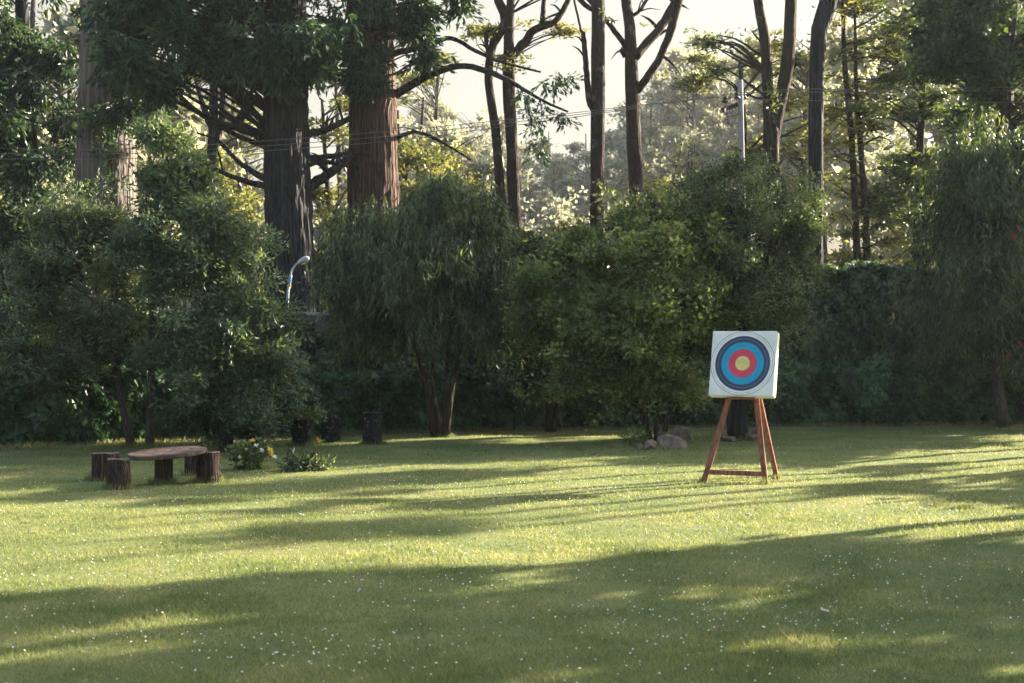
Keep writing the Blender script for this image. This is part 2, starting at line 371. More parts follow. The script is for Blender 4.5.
def blobs(C, r, rng, flat=.8):
    n = len(C); base = np.array([(1, 0, 0), (-1, 0, 0), (0, 1, 0), (0, -1, 0), (0, 0, 1), (0, 0, -1)], float)
    Fc = np.array([(0, 2, 4), (2, 1, 4), (1, 3, 4), (3, 0, 4), (2, 0, 5), (1, 2, 5), (3, 1, 5), (0, 3, 5)])
    V = C[:, None]+base[None]*r[:, None, None]*np.array([1, 1, flat])+rng.normal(0, .12, (n, 6, 3))*r[:, None, None]
    return V.reshape(-1, 3), (Fc[None]+(np.arange(n)*6)[:, None, None]).reshape(-1, 3)
C = []
for px, py, sx, sy, n in [(430, 585, 60, 14, 60), (450, 482, 120, 6, 160), (600, 640, 300, 25, 110), (520, 665, 300, 15, 60), (900, 570, 90, 12, 60),
                          (60, 590, 80, 18, 50), (280, 560, 250, 20, 130), (820, 478, 90, 8, 60), (860, 610, 120, 25, 90), (330, 465, 90, 8, 60),
                          (600, 500, 320, 30, 260), (150, 640, 140, 20, 60), (120, 500, 140, 14, 120), (900, 520, 150, 20, 110), (512, 560, 400, 60, 130), (300, 655, 50, 10, 40), (700, 610, 60, 12, 45), (560, 500, 60, 4, 60)]:
    qx = rng.normal(px, sx, n); qy = np.clip(rng.normal(py, sy, n), 450, 700)
    Y = H*F/(qy-HZ); X = (qx-512)/F*Y; C.append(np.stack([X, Y, ghs(X, Y)+rng.uniform(.035, .075, n)], 1))
C = np.concatenate(C); C = C[C[:, 1] < hedgeY(C[:, 0])-.5]
V, Q = blobs(C, rng.uniform(.005, .0125, len(C)), rng)
o = mk('clover_flowers', V, Q, M_wf, None, True); tag(o, 'tiny white clover flower heads scattered through the lawn', 'flowers', kind='stuff')

def dry_leaf(px, py, L, curl, m, label, cat='leaf', name='fallen_leaf'):
    x, y = G(px, py); r = R0(int(px)); a = r.uniform(0, 6.28)
    n = 7; t = np.linspace(-.5, .5, n); w = .28*L*np.cos(t*3.0)
    c = np.stack([t*L, curl*L*(t*t*4)*.4, .03+curl*L*.25*(t*2)**2], 1)
    V = np.vstack([c+np.array([0, 1, .12])*w[:, None], c-np.array([0, 1, -.12])*w[:, None], c-np.array([0, 0, .006])])
    ca, sa = math.cos(a), math.sin(a); V = V@np.array([[ca, -sa, 0], [sa, ca, 0], [0, 0, 1]]).T
    i = np.arange(n-1); q = np.vstack([np.stack([i, i+1, i+1+2*n, i+2*n], 1), np.stack([i+2*n, i+1+2*n, i+1+n, i+n], 1)])
    o = mk(name, V, q, m, None, True); o.location = (x, y, float(ghs(x, y))+.03)
    return tag(o, label, cat, 'dry leaves fallen on the lawn')
dry_leaf(825, 614, .15, .9, M_palestrip, 'pale curled strip of bark lying on the shaded grass')
dry_leaf(755, 514, .13, .3, M_dry, 'brown leaf on the bright grass below the easel')
dry_leaf(856, 552, .09, .3, M_redf, 'small reddish leaf on the sunlit grass')
dry_leaf(580, 530, .12, .5, M_palestrip, 'pale leaf lying on the grass in the middle of the lawn')
dry_leaf(698, 516, .11, .3, M_dry, 'small brown leaf on the sunlit grass left of and below the easel')
dry_leaf(962, 600, .14, .2, M_dry, 'largest dark brown dead leaf at the right edge of the lawn')
dry_leaf(720, 632, .10, .4, M_dry, 'dark dead leaf in the deep shade at the front of the lawn')
dry_leaf(268, 476, .16, .3, M_palestrip, 'pale dry leaf beside the low weeds')

# ---------------------------------------------------------------- walls and hedges
def slab_along(x0, x1, dy, z0, z1, th, n=14):
    xs = np.linspace(x0, x1, n); V = []; 
    for x in xs:
        y = hedgeY(x)+dy
        V += [(x, y-th/2, z0), (x, y+th/2, z0), (x, y+th/2, z1), (x, y-th/2, z1)]
    q = []
    for i in range(n-1):
        a = i*4; b = a+4
        for j in range(4): q.append((a+j, a+(j+1) % 4, b+(j+1) % 4, b+j))
    q += [(3, 2, 1, 0), (4*n-4, 4*n-3, 4*n-2, 4*n-1)]
    return V, q
def hedge_leaves(rng, x0, x1, dy, z0, z1, depth, n, size, wr, topbump=.15, droop=-.3):
    X = rng.uniform(x0, x1, n); u = rng.uniform(0, 1, n)
    und = topbump*(np.sin(X*1.7)+.6*np.sin(X*3.9+1)+.5*np.sin(X*.6+2))
    Zt = z1+und
    Z = z0+(Zt-z0)*u**.85
    bul = .18*np.sin(X*2.3+Z*1.4)+.14*np.sin(X*4.7-Z*3.1+2)+.10*np.sin(X*7.9+Z*6.3)
    Yo = hedgeY(X)+dy-depth/2-bul+abs(rng.normal(0, .14, n))+.35*np.clip((u-.8)/.2, 0, 1)**2*depth
    top = rng.uniform(0, 1, n) < .22
    Yo = np.where(top, hedgeY(X)+dy+rng.uniform(-.5, .5, n)*depth, Yo); Z = np.where(top, Zt+rng.normal(0, .07, n), Z)
    P = np.stack([X, Yo, Z], 1)
    D = rng.normal(0, .5, P.shape)*np.array([1.2, .5, .6])+np.array([0, -.35, -.75+droop])+np.where(top, 1, 0)[:, None]*np.array([0, .6, 1.0])
    return kites(rng, P, D, size, wr, ref=(0, -1.3, 1.3))
# ivy covered walls (behind), one to each side
wl = thing('ivy_covered_wall', 'grey wall with bare coping, overgrown with dark ivy below the street lamp', 'wall', (-5, 41, 0))
V, q = slab_along(-34, -.2, 2.6, -.1, 3.38, .25); mk('wall', V, np.array(q), M_wall, wl)
V, q = slab_along(-9.4, -4.6, 2.6, 3.38, 3.47, .36, 5); mk('coping', V, np.array(q), M_conc, wl)
a = hedge_leaves(R0(11), -34, -7.0, 2.45, .3, 3.5, .7, 26000, .15, .75, .16); b = hedge_leaves(R0(12), -7.3, .2, 2.45, 3.0*.1, 3.0, .6, 12000, .15, .75, .3)
M = MB(); M.add(*a); M.add(*b); M.build('ivy', L_ivy, wl)
wr_ = thing('ivy_covered_wall', 'tall flat-topped wall of dense ivy behind the archery target', 'wall', (12, 46, 0))
V, q = slab_along(.2, 60, 2.2, -.1, 4.75, .3); mk('wall', V, np.array(q), M_wall, wr_)
a = hedge_leaves(R0(13), 0, 30, 2.1, .8, 4.95, 1.0, 46000, .205, .75, .09, -.5); M = MB(); M.add(*a)
a = hedge_leaves(R0(14), 30, 60, 2.1, .8, 4.95, 1.0, 12000, .26, .7, .05, -.5); M.add(*a); M.build('ivy', L_ivy, wr_)
hd = thing('low_hedge', 'long low hedge of broad dark leaves along the back edge of the lawn', 'hedge', (2, 43, 0))
M = MB(); a = hedge_leaves(R0(15), -26, 30, .55, .02, 1.66, 1.1, 72000, .23, .72, .14, -.1); M.add(*a); M.build('foliage', L_hedge, hd)
M = MB(); r = R0(16)
for x in np.arange(-26, 30, .45):
    y = hedgeY(x)+.75+r.normal(0, .12)
    for k in range(2): tube(M, [(x, y, -.05, .025), (x+r.normal(0, .15), y-.1, .7, .018), (x+r.normal(0, .35), y+r.normal(0, .2), 1.5, .008)], 5)
M.build('stems', B_brown, hd)

# ---------------------------------------------------------------- tree builder
def to_ground(S):
    x, y, z, r = S[-1]
    if z > .3: S = S+[(x, y, -.1, r*1.25)]
    return S
def stem_px(pts, Y, ground=True):
    """points (px, py, width_px) at distance Y, top first -> metres"""
    S = [(*W(a, b, Y), c/2/F*Y) for a, b, c in pts]
    return to_ground(S) if ground else S
def ell_px(cx, cy, rx, ry, Y, n, dY=0, rY=None):
    """crown lobe: centre/radii measured at distance Y"""
    c = W(cx, cy, Y+dY); return (c, (rx/F*Y, (rY if rY is not None else (rx+ry)/2/F*Y), ry/F*Y), n)
def tree(name, label, cat, stems, ells, style, leaf, bark, size, n, spread, seed, sides=12, furrow=.05, limbs=(), nlimb=.5,
         group=None, length=1., wr=None, limb_r=.05, dens=None, limb_bark=None, extra=None, keepout=None, crown_name='crown'):
    rng = R0(seed); b = stems[0][-1]
    t = thing(name, label, cat, (b[0], b[1], 0), group)
    M = MB(); P = []
    for S in stems:
        S = sorted(S, key=lambda s: -s[2]) if False else S
        S2 = list(reversed(S)); S2[0] = (*S2[0][:3], S2[0][3]*1.15)
        L = np.linalg.norm(np.array(S[0][:3])-np.array(S[-1][:3]))
        nn = max(10, int(L*(4 if sides > 60 else 2.2))); tube(M, S2, sides, nn, furrow, rng, wob=.02)
        P.append(smooth_path(S2, 40))
    P = np.concatenate(P)
    if ells:
        global DENS
        DENS = dens or (1.25 if b[1] < 44 else 1.3)
        K = clump_pts(rng, ells)
        if keepout is not None: K = K[keepout(K)]
        sel = K[rng.uniform(0, 1, len(K)) < nlimb]
        for c in sel[:140]:
            low = P[P[:, 2] < c[2]-.45*np.linalg.norm(P[:, :2]-c[:2], axis=1)]
            if not len(low): continue
            d = np.linalg.norm(low[:, :3]-c, axis=1); a = low[np.argmin(d)]; dist = d.min()
            if dist > 9: continue
            r0 = min(a[3]*.55, limb_r*(.5+.25*dist)); mid = (a[:3]+c)/2+rng.normal(0, .08, 3)*dist+np.array([0, 0, .08*dist])
            tube(M, [(*a[:3], r0), (*mid, r0*.6), (*c, max(.006, r0*.2))], 5, 7, cap=False)
    tr = M.build('trunk', bark, t, True)
    if ells:
        V, q = foliage(rng, K, style, size, n, spread, wr, length)
        if extra:
            M2 = MB(); M2.add(V, q)
            for e in extra: 
                V2, q2 = foliage(rng, *e); M2.add(V2, q2)
            M2.build(crown_name, leaf, t)
        else: mk(crown_name, V, q, leaf, t)
    for S in limbs:
        Mb = MB(); tube(Mb, S, 8, max(8, 4*len(S)), .04, rng, wob=.08)
        for k in range(rng.integers(2, 5)):                       # side twigs
            PP = smooth_path(S, 20); a = PP[rng.integers(7, 19)]; L = rng.uniform(.4, 1.3)
            d = unit(rng.normal(0, 1, 3)+np.array([0, 0, .2])); tube(Mb, [(*a[:3], a[3]*.5), (*(a[:3]+d*L*.5+np.array([0, 0, .1])), a[3]*.35), (*(a[:3]+d*L), .008)], 5, 6, cap=False)
        Mb.build('branch', limb_bark or bark, t, True)
    return t
def limb(pts, Y, dY=0.):
    """px points from the trunk outwards; the tip reaches dY nearer or farther"""
    n = len(pts); return [(*W(a, b, Y+dY*i/(n-1)), c/2/F*Y) for i, (a, b, c) in enumerate(pts)]

# ---- garden trees and shrubs standing at the back of the lawn
YA = 35.0
tree('feathery_tree', 'broad grey-green feathery tree with two thin leaning trunks behind the log stools', 'tree',
     [stem_px([(75, 260, 4), (112, 345, 7), (120, 395, 7), (132, 449, 8.5)], YA), stem_px([(150, 230, 4), (153, 330, 7), (150, 400, 6.5), (150, 448, 8.5)], YA)],
     [ell_px(90, 300, 75, 95, YA, 230), ell_px(60, 260, 50, 55, YA, 80), ell_px(105, 236, 55, 42, YA, 84), ell_px(40, 350, 40, 45, YA, 60), ell_px(130, 350, 45, 40, YA, 50)],
     'fine', L_dusty, B_grey, .115, 190, .30, 21, nlimb=.35, extra=None, limb_r=.02)
YB = 33.6
tree('feathery_tree', 'tall full bushy tree with its lit pointed top, right of the log table', 'tree',
     [stem_px([(165, 150, 2), (185, 230, 5), (214, 330, 8), (222, 400, 7), (224, 456, 9)], YB), stem_px([(250, 280, 3), (240, 360, 4), (229, 454, 5)], YB)],
     [ell_px(215, 320, 75, 95, YB, 260), ell_px(180, 235, 55, 70, YB, 140), ell_px(168, 175, 30, 48, YB, 48), ell_px(154, 132, 13, 20, YB, 9), ell_px(190, 190, 26, 34, YB, 30), ell_px(252, 370, 44, 36, YB, 90), ell_px(230, 405, 65, 33, YB, 100), ell_px(226, 240, 18, 34, YB, 24)],
     'fine', L_teal, B_grey, .105, 200, .27, 22, wr=.4, nlimb=.3, limb_r=.02)
YC = 38.3
tree('weeping_tree', 'drooping willowy tree with several slim trunks in front of the reddish forest trunk', 'tree',
     [stem_px([(398, 250, 2.5), (412, 330, 4), (424, 378, 5), (434, 438, 6)], YC), stem_px([(440, 260, 2.5), (433, 370, 4), (440, 439, 5.5)], YC), stem_px([(495, 260, 3), (470, 330, 4), (454, 376, 5), (446, 439, 6)], YC), stem_px([(452, 300, 2), (446, 380, 3.5), (444, 439, 4)], YC)],
     [ell_px(425, 258, 90, 72, YC, 200), ell_px(375, 285, 45, 55, YC, 60), ell_px(440, 215, 60, 45, YC, 70), ell_px(482, 280, 38, 52, YC, 50), ell_px(356, 240, 24, 46, YC, 22), ell_px(430, 308, 66, 24, YC, 36)],
     'weep', L_weep, B_brown, .14, 300, .34, 23, length=1.25, dens=1.35, wr=.2, nlimb=.35, limb_r=.025)
YD = 37.0
tree('leafy_shrub', 'spreading light green broadleaf shrub rising above the rocks', 'shrub',
     [stem_px([(600, 300, 2), (620, 365, 3.5), (637, 405, 4.5), (652, 443, 5.5)], YD), stem_px([(650, 260, 2), (652, 350, 4), (657, 444, 5)], YD), stem_px([(705, 320, 2), (676, 385, 4), (662, 444, 5)], YD), stem_px([(640, 300, 2), (645, 390, 3.5), (648, 444, 4)], YD)],
     [ell_px(620, 320, 90, 85, YD, 260), ell_px(655, 265, 70, 70, YD, 150), ell_px(562, 315, 46, 58, YD, 100), ell_px(600, 250, 40, 30, YD, 34), ell_px(690, 225, 30, 26, YD, 22), ell_px(640, 215, 45, 30, YD, 40), ell_px(665, 370, 50, 45, YD, 90), ell_px(585, 385, 60, 30, YD, 80), ell_px(700, 300, 40, 60, YD, 70)],
     'broad', L_green, B_brown, .10, 150, .29, 24, nlimb=.35, limb_r=.02)
tree('sprawling_shrub', 'loose pale green shrub reaching over the ivy between the drooping tree and the spreading shrub', 'shrub',
     [stem_px([(545, 250, 2), (550, 330, 4), (548, 436, 6)], 41.), stem_px([(580, 270, 2), (565, 350, 3), (552, 436, 5)], 41.)],
     [ell_px(548, 285, 42, 45, 41., 90), ell_px(575, 255, 35, 25, 41., 34), ell_px(525, 250, 20, 25, 41., 16), ell_px(540, 345, 35, 40, 41., 50)],
     'broad', L_olive, B_brown, .10, 150, .28, 124, nlimb=.4, limb_r=.02)
YE = 38.0
tw = []
r = R0(77)
for k in range(16):
    x = r.uniform(668, 800); tw.append(stem_px([(x+r.normal(0, 10), r.uniform(140, 185), .6), (x, 220, 1.5), (740+(x-740)*.6, 300, 3)], YE+r.uniform(-1, 1), ground=False))
t = tree('dark_trunked_tree', 'upright twiggy olive-green tree with a thick dark trunk right behind the archery target', 'tree',
     [stem_px([(745, 230, 4), (742, 330, 10), (740, 400, 14), (739, 440, 17)], YE), stem_px([(715, 260, 3), (725, 350, 5), (731, 440, 6)], YE)],
     [ell_px(755, 250, 72, 78, YE, 230), ell_px(700, 200, 30, 35, YE, 26), ell_px(808, 240, 20, 50, YE, 26), ell_px(725, 225, 50, 50, YE, 80), ell_px(794, 290, 30, 55, YE, 50), ell_px(745, 330, 60, 50, YE, 100), ell_px(790, 215, 30, 40, YE, 35), ell_px(735, 185, 35, 22, YE, 16), ell_px(752, 375, 26, 30, YE, 32)],
     'broad', L_olive, B_dark, .075, 190, .28, 25, nlimb=.4, limb_r=.02, wr=.5)
M = MB()
for S in tw: tube(M, list(reversed(S)), 4, 8, cap=False)
M.build('twigs', B_brown, t)
V = []
for S in tw:
    P = smooth_path(S, 14); V.append(P[:, :3])
V = np.concatenate(V); a = foliage(R0(5), V, 'broad', .08, 22, .14); mk('upper_leaves', a[0], a[1], L_olive, t)
YF = 42.7
tree('weeping_bottlebrush', 'large weeping tree with hanging strands, red blooms and one slender curved trunk', 'tree',
     [stem_px([(985, 170, 4), (992, 260, 7), (996, 345, 9), (997, 385, 10), (1004, 429, 13)], YF), stem_px([(1040, 190, 4), (1015, 280, 6), (998, 370, 8)], YF, False)],
     [ell_px(995, 200, 68, 88, YF, 200), ell_px(968, 262, 42, 58, YF, 90), ell_px(950, 190, 30, 45, YF, 34), ell_px(1040, 240, 60, 110, YF, 180), ell_px(1000, 150, 55, 40, YF, 60), ell_px(1090, 260, 55, 90, YF, 80), ell_px(985, 285, 60, 36, YF, 70)],
     'weep', L_weep, B_grey, .17, 300, .36, 26, length=2.3, dens=.95, wr=.18, nlimb=.3, limb_r=.025)
fl = MB(); r = R0(8); root = bpy.data.objects.get('weeping_bottlebrush')
for px, py in [(1018, 228), (1013, 236), (1020, 344), (1009, 356), (1045, 250)]:
    c = W(px, py, YF-2.3+r.uniform(-.2, .2)); 
    b = MB(); L = np.array([r.normal(0, .03), r.normal(0, .03), .09]); tube(b, [(*(c-L), .012), (*(c-L*.8), .034), (*c, .04), (*(c+L*.8), .034), (*(c+L), .01)], 12, 14, .25, r); b.build('red_flower', M_redf, root)

# ---- forest giants behind the wall
def H2(px, top): return None
Y1 = 50.
tree('peeling_bark_tree', 'huge pale grey trunk with peeling bark and bluish creepers', 'tree',
     [stem_px([(112, -330, 26), (108, -120, 40), (106, 0, 48), (106, 110, 54), (107, 200, 60), (108, 330, 70)], Y1)],
     [ell_px(60, -60, 80, 60, Y1, 60), ell_px(170, -80, 70, 60, Y1, 50), ell_px(105, -230, 110, 90, Y1, 70), ell_px(138, 50, 26, 30, Y1, 26, -2, .8), ell_px(130, 95, 20, 18, Y1, 12, -2, .6), ell_px(100, 15, 16, 12, Y1, 6, -2, .5)],
     'spray', L_cyp, B_pale, .19, 170, .5, 31, sides=96, furrow=.016, length=.9, nlimb=.4,
     limbs=[limb([(128, 72, 9), (118, 100, 6), (90, 110, 5), (60, 128, 3)], Y1, -2), limb([(88, 120, 4), (60, 95, 3), (22, 66, 2)], Y1, -1)],
     extra=[(W(115, 150, 49)[None]+R0(3).normal(0, 1, (30, 3))*np.array([.6, .1, 1.4])-np.array([0, .2, 0]), 'fine', .2, 30, .22, .35),
            (np.array([W(a, b, 48.2) for a, b in [(70, 108), (78, 116), (90, 112), (45, 150), (52, 168), (38, 160), (60, 180), (120, 128), (108, 140)]]), 'fine', .22, 45, .3, .35)])
Y2 = 48.
tree('giant_cypress', 'massive dark furrowed trunk with bare spreading limbs behind the street lamp', 'tree',
     [stem_px([(288, -300, 20), (286, -60, 36), (286, 60, 42), (286, 130, 43), (288, 200, 46), (291, 260, 49), (292, 318, 56), (292, 400, 66)], Y2)],
     [ell_px(200, 20, 62, 38, Y2, 44, -1), ell_px(150, 20, 45, 45, Y2, 45, -1.5), ell_px(290, 25, 60, 38, Y2, 44, -1.2), ell_px(255, -20, 110, 40, Y2, 90), ell_px(300, -120, 120, 90, Y2, 80), ell_px(140, 50, 30, 30, Y2, 22, -2), ell_px(215, 60, 30, 18, Y2, 20, -1.5), ell_px(165, 68, 30, 18, Y2, 16, -2), ell_px(275, 70, 22, 22, Y2, 18, -1.6, .5), ell_px(315, 55, 22, 22, Y2, 14, -1)],
     'spray', L_cyp, B_dark, .20, 230, .42, 32, sides=96, furrow=.026, length=1.0, nlimb=.25,
     limbs=[limb([(270, 90, 8), (252, 75, 6), (240, 62, 4)], Y2, -1), limb([(270, 108, 9), (245, 92, 6), (223, 70, 4)], Y2, -2),
            limb([(270, 138, 9), (233, 127, 6.5), (200, 113, 5), (175, 92, 4), (153, 78, 3)], Y2, -3), limb([(268, 148, 6), (230, 132, 4.5), (180, 103, 3.5), (147, 97, 2)], Y2, -1.5),
            limb([(272, 188, 8), (233, 177, 5), (200, 160, 3.5), (178, 143, 2.5)], Y2, -2.5), limb([(270, 182, 8), (240, 163, 5), (217, 140, 4), (197, 133, 2)], Y2, 1.5),
            limb([(233, 127, 9), (246, 110, 9), (253, 98, 7)], Y2-.6, 0), limb([(302, 136, 9), (328, 129, 7), (350, 118, 6)], Y2, 1.), limb([(304, 190, 13), (330, 173, 10), (352, 154, 7)], Y2, 1.),
            limb([(302, 158, 7), (325, 157, 6), (350, 153, 5)], Y2, 1.5), limb([(300, 78, 7), (320, 74, 6), (345, 75, 4)], Y2, -1), limb([(300, 52, 5), (325, 48, 4), (350, 42, 3)], Y2, -1), limb([(302, 166, 5), (325, 162, 5), (348, 166, 4)], Y2, .8)])
Y3 = 50.
tree('redwood_tree', 'massive reddish fibrous trunk with dark foliage clinging high on it', 'tree',
     [stem_px([(362, -300, 24), (366, -60, 38), (370, 30, 46), (373, 100, 46), (373, 180, 50), (373, 300, 60)], Y3)],
     [ell_px(395, 15, 36, 30, Y3, 34, -1.5), ell_px(350, 20, 32, 25, Y3, 20, -1.7), ell_px(364, 85, 15, 24, Y3, 20, -1.7, .5), ell_px(380, -80, 120, 70, Y3, 80), ell_px(440, 8, 30, 18, Y3, 14, -1), ell_px(410, 45, 20, 18, Y3, 10, -1), ell_px(372, 60, 22, 20, Y3, 16, -1.7, .5)],
     'spray', L_cyp, B_red, .19, 200, .34, 33, sides=96, furrow=.020, length=.8, nlimb=.2, limb_bark=B_dark,
     limbs=[limb([(393, 97, 10), (424, 78, 7.5), (454, 67, 6.5), (484, 70, 6), (511, 82, 5), (541, 100, 3), (568, 112, 2)], Y3, -1.5),
            limb([(393, 54, 7), (428, 45, 5.5), (451, 38, 4.5), (474, 50, 4), (501, 62, 3), (541, 72, 2)], Y3, -1), limb([(421, 79, 4), (428, 62, 4), (433, 44, 3)], Y3-.6, 0),
            limb([(393, 140, 5), (414, 132, 4), (438, 140, 3), (471, 160, 1.5)], Y3, -1)],
     extra=[(np.array([W(a, b, 48.6) for a, b in [(565, 78), (572, 76), (556, 76), (545, 84), (527, 108), (533, 118), (540, 128), (535, 140), (540, 150), (528, 95), (560, 112), (566, 118), (545, 105), (556, 84), (520, 90)]]), 'spray', .15, 190, .13, None, .6)])
tree('forked_tree', 'pair of slim dark trunks sharing a fork, side branch arching out', 'tree',
     [stem_px([(490, -60, 8), (498, 0, 9), (506, 20, 10), (492, 47, 8), (489, 83, 8.5), (496, 133, 9), (501, 200, 10), (505, 260, 11)], 55.), stem_px([(513, -60, 7), (511, 0, 8), (509, 33, 10), (509, 83, 12), (511, 133, 12), (514, 200, 12), (517, 260, 13)], 55.)],
     [ell_px(470, -60, 60, 40, 55, 25), ell_px(560, -50, 60, 45, 55, 30), ell_px(480, 25, 40, 25, 55, 16, 1), ell_px(565, 30, 22, 25, 55, 9), ell_px(500, 60, 25, 14, 55, 7, -.5)],
     'layer', L_gold, B_brown, .17, 75, .36, 34, nlimb=.8, limb_r=.03,
     limbs=[limb([(513, 56, 9), (524, 42, 9), (536, 29, 8), (554, 22, 6.5), (568, 0, 5), (575, -25, 4)], 55), limb([(543, 24, 7), (543, 10, 5), (546, -25, 4)], 55), limb([(489, 66, 4), (487, 48, 4), (485, 32, 3.5)], 55)])
tree('silver_trunk_tree', 'straight dark trunk with a thin dead side stem, standing against bright sky', 'tree',
     [stem_px([(597, -200, 10), (597, -60, 13), (598, 0, 13.5), (598, 110, 14), (597, 215, 14), (597, 300, 16)], 52.)],
     [ell_px(600, -190, 80, 60, 52, 40)], 'fine', L_olive, B_brown, .18, 90, .5, 35, sides=20, furrow=.02, nlimb=.6,
     limbs=[limb([(595, 112, 6), (589, 100, 6), (586, 67, 5.5), (583, 33, 4.5), (581, 30, 2.5), (574, 0, 2)], 52.), limb([(596, 12, 5), (584, 4, 5), (574, -6, 4)], 52.)],
     extra=[(np.array([W(a, b, 51) for a, b in [(598, 182), (600, 195), (596, 205), (603, 12), (609, 20)]]), 'broad', .11, 22, .14)])
tree('branching_tree', 'bare trunk forking into a wide spreading candelabra of limbs against bright sky', 'tree',
     [stem_px([(622, -60, 8), (626, 0, 10), (629, 20, 11), (631, 50, 12), (632, 87, 14), (634, 140, 14.5), (637, 207, 15), (638, 300, 17)], 54.)],
     [ell_px(640, -130, 90, 45, 54, 36)], 'fine', L_olive, B_brown, .18, 90, .5, 36, sides=20, furrow=.02, nlimb=.4,
     limbs=[limb([(628, 50, 6), (618, 36, 5.5), (604, 17, 5.5), (588, -2, 5), (575, -20, 4)], 54), limb([(634, 58, 9), (645, 45, 9), (661, 27, 9), (674, 5, 9), (690, -30, 8)], 54, 1.),
            limb([(636, 92, 8), (645, 80, 8), (657, 62, 7.5), (668, 38, 8), (676, 10, 9), (684, -20, 8)], 54, -.6), limb([(630, 18, 4), (640, 10, 3.5), (648, -2, 3)], 54), limb([(628, 54, 5), (622, 50, 5), (625, 57, 4)], 54)],
     extra=[(np.array([W(a, b, 53.5) for a, b in [(688, 30), (695, 28), (612, 20), (645, 25)]]), 'layer', .15, 22, .16)])
tree('twin_stem_tree', 'trunk parting into two tall stems beside the utility pole', 'tree',
     [stem_px([(752, -80, 8), (758, 0, 9), (765, 40, 10), (768, 87, 11), (771, 130, 16), (771, 173, 17), (772, 240, 18), (772, 300, 19)], 50.), stem_px([(794, -80, 10), (791, 0, 12), (788, 60, 13), (781, 97, 12), (775, 133, 11), (773, 160, 8)], 50., False)],
     [ell_px(770, -150, 80, 60, 50, 45), ell_px(735, 60, 40, 30, 50, 13, 2)], 'layer', L_olive, B_brown, .17, 80, .36, 37, sides=20, furrow=.03, nlimb=.5,
     extra=[(np.array([W(a, b, 49.3) for a, b in [(771, 85), (773, 93), (775, 100), (772, 108), (770, 90), (778, 104), (772, 165), (774, 180)]]), 'fine', .13, 30, .14)])
tree('dark_trunk_tree', 'smooth nearly black trunk leaning at the top, between twin stems and thin pines', 'tree',
     [stem_px([(838, -80, 14), (828, 0, 18), (819, 33, 16), (816, 100, 15), (816, 200, 15), (815, 260, 16), (815, 320, 18)], 48.)],
     [ell_px(850, -150, 90, 60, 48, 45)], 'fine', L_dark, B_dark, .18, 90, .5, 38, sides=24, furrow=.02, nlimb=.5,
     extra=[(np.array([W(a, b, 47) for a, b in [(806, 230), (812, 250), (822, 245), (818, 215), (805, 255)]]), 'fine', .12, 22, .22)])
for k, (lab, st, dx) in enumerate([('slim reddish conifer trunk with tiered feathery boughs, the thinner nearer one', [(842, -60, 3), (843, 0, 4), (845, 67, 5), (851, 133, 6), (856, 227, 7), (858, 300, 8)], 0),
                              ('slim conifer trunk close beside its twin above the ivy wall, slightly thicker boughs', [(853, -60, 2), (855, 20, 3), (856, 83, 4), (861, 150, 6), (866, 227, 7), (868, 300, 8)], 12)]):
    r = R0(40+k); lm = []; pts = []
    for yy in np.arange(-40, 268, 17):
        s = r.choice([-1, 1]); L = r.uniform(25, 62)*(1 if yy > 20 else .7); x0 = np.interp(yy, [p[1] for p in st], [p[0] for p in st])
        if s < 0: L *= .6
        d = r.uniform(-2.5, 2.5); lm.append(limb([(x0, yy, 2.4), (x0+s*L*.5, yy-r.uniform(0, 14), 1.6), (x0+s*L, yy-r.uniform(-4, 26), .7)], 55., d))
        P = smooth_path(lm[-1], 8); pts += [p[:3] for p in P[2:]]
    tree('pine_tree', lab, 'tree', [stem_px(st, 55.)], [(W(860, 120, 55), (.9, .9, 5), 10)], 'layer', [L_gold, L_olive][k], B_brown, .20, 60, .3, 41+k,
         limbs=lm, nlimb=.2, extra=[(np.array(pts), 'layer', .20, 46, .34, .25)], group='slim conifers above the ivy wall')

def sil(name, label, cat, Y, base, tops, ells, style, leaf, bark, size, n, spread, seed, group=None, **kw):
    return tree(name, label, cat, [stem_px(tops, Y)], [ell_px(*e[:4], Y, e[4], *(e[5:])) for e in ells], style, leaf, bark, size, n, spread, seed, group=group, **kw)
# right-hand dark mass
sil('broadleaf_tree', 'large dark broadleaf tree with a grey crooked trunk overhanging the weeping tree', 'tree', 49., 0,
    [(1015, -80, 9), (1013, 0, 11), (1008, 50, 13), (1005, 107, 16), (1004, 250, 20)],
    [(985, 60, 70, 55, 110), (960, 20, 60, 40, 70), (1050, 80, 60, 90, 90), (1000, -60, 110, 70, 110), (940, 50, 25, 30, 22)], 'broad', L_dark, B_grey, .17, 130, .42, 51, keepout=lambda K: ~((abs(K[:, 0]-17.3) < .6) & (K[:, 1] < 49.)), nlimb=.3)
sil('wattle_tree', 'layered mid-green tree filling the gap before the weeping tree', 'tree', 56., 0,
    [(925, 40, 5), (920, 150, 8), (918, 300, 12)],
    [(910, 130, 42, 60, 75), (925, 200, 45, 45, 60), (890, 60, 40, 40, 40), (880, 225, 35, 35, 35), (940, 130, 30, 70, 50), (900, 10, 60, 35, 50)], 'layer', L_olive, B_brown, .20, 85, .42, 52, nlimb=.6)
sil('wattle_tree', 'thin-leaved yellow-green tree hanging behind the utility pole', 'tree', 66., 0,
    [(740, 60, 4), (745, 150, 6), (748, 300, 9)],
    [(705, 75, 34, 28, 18), (752, 130, 34, 28, 16), (700, 65, 22, 12, 8), (735, 160, 30, 25, 16), (800, 130, 35, 60, 34), (800, 40, 35, 50, 26)], 'layer', L_gold, B_brown, .22, 62, .40, 53, nlimb=.12)
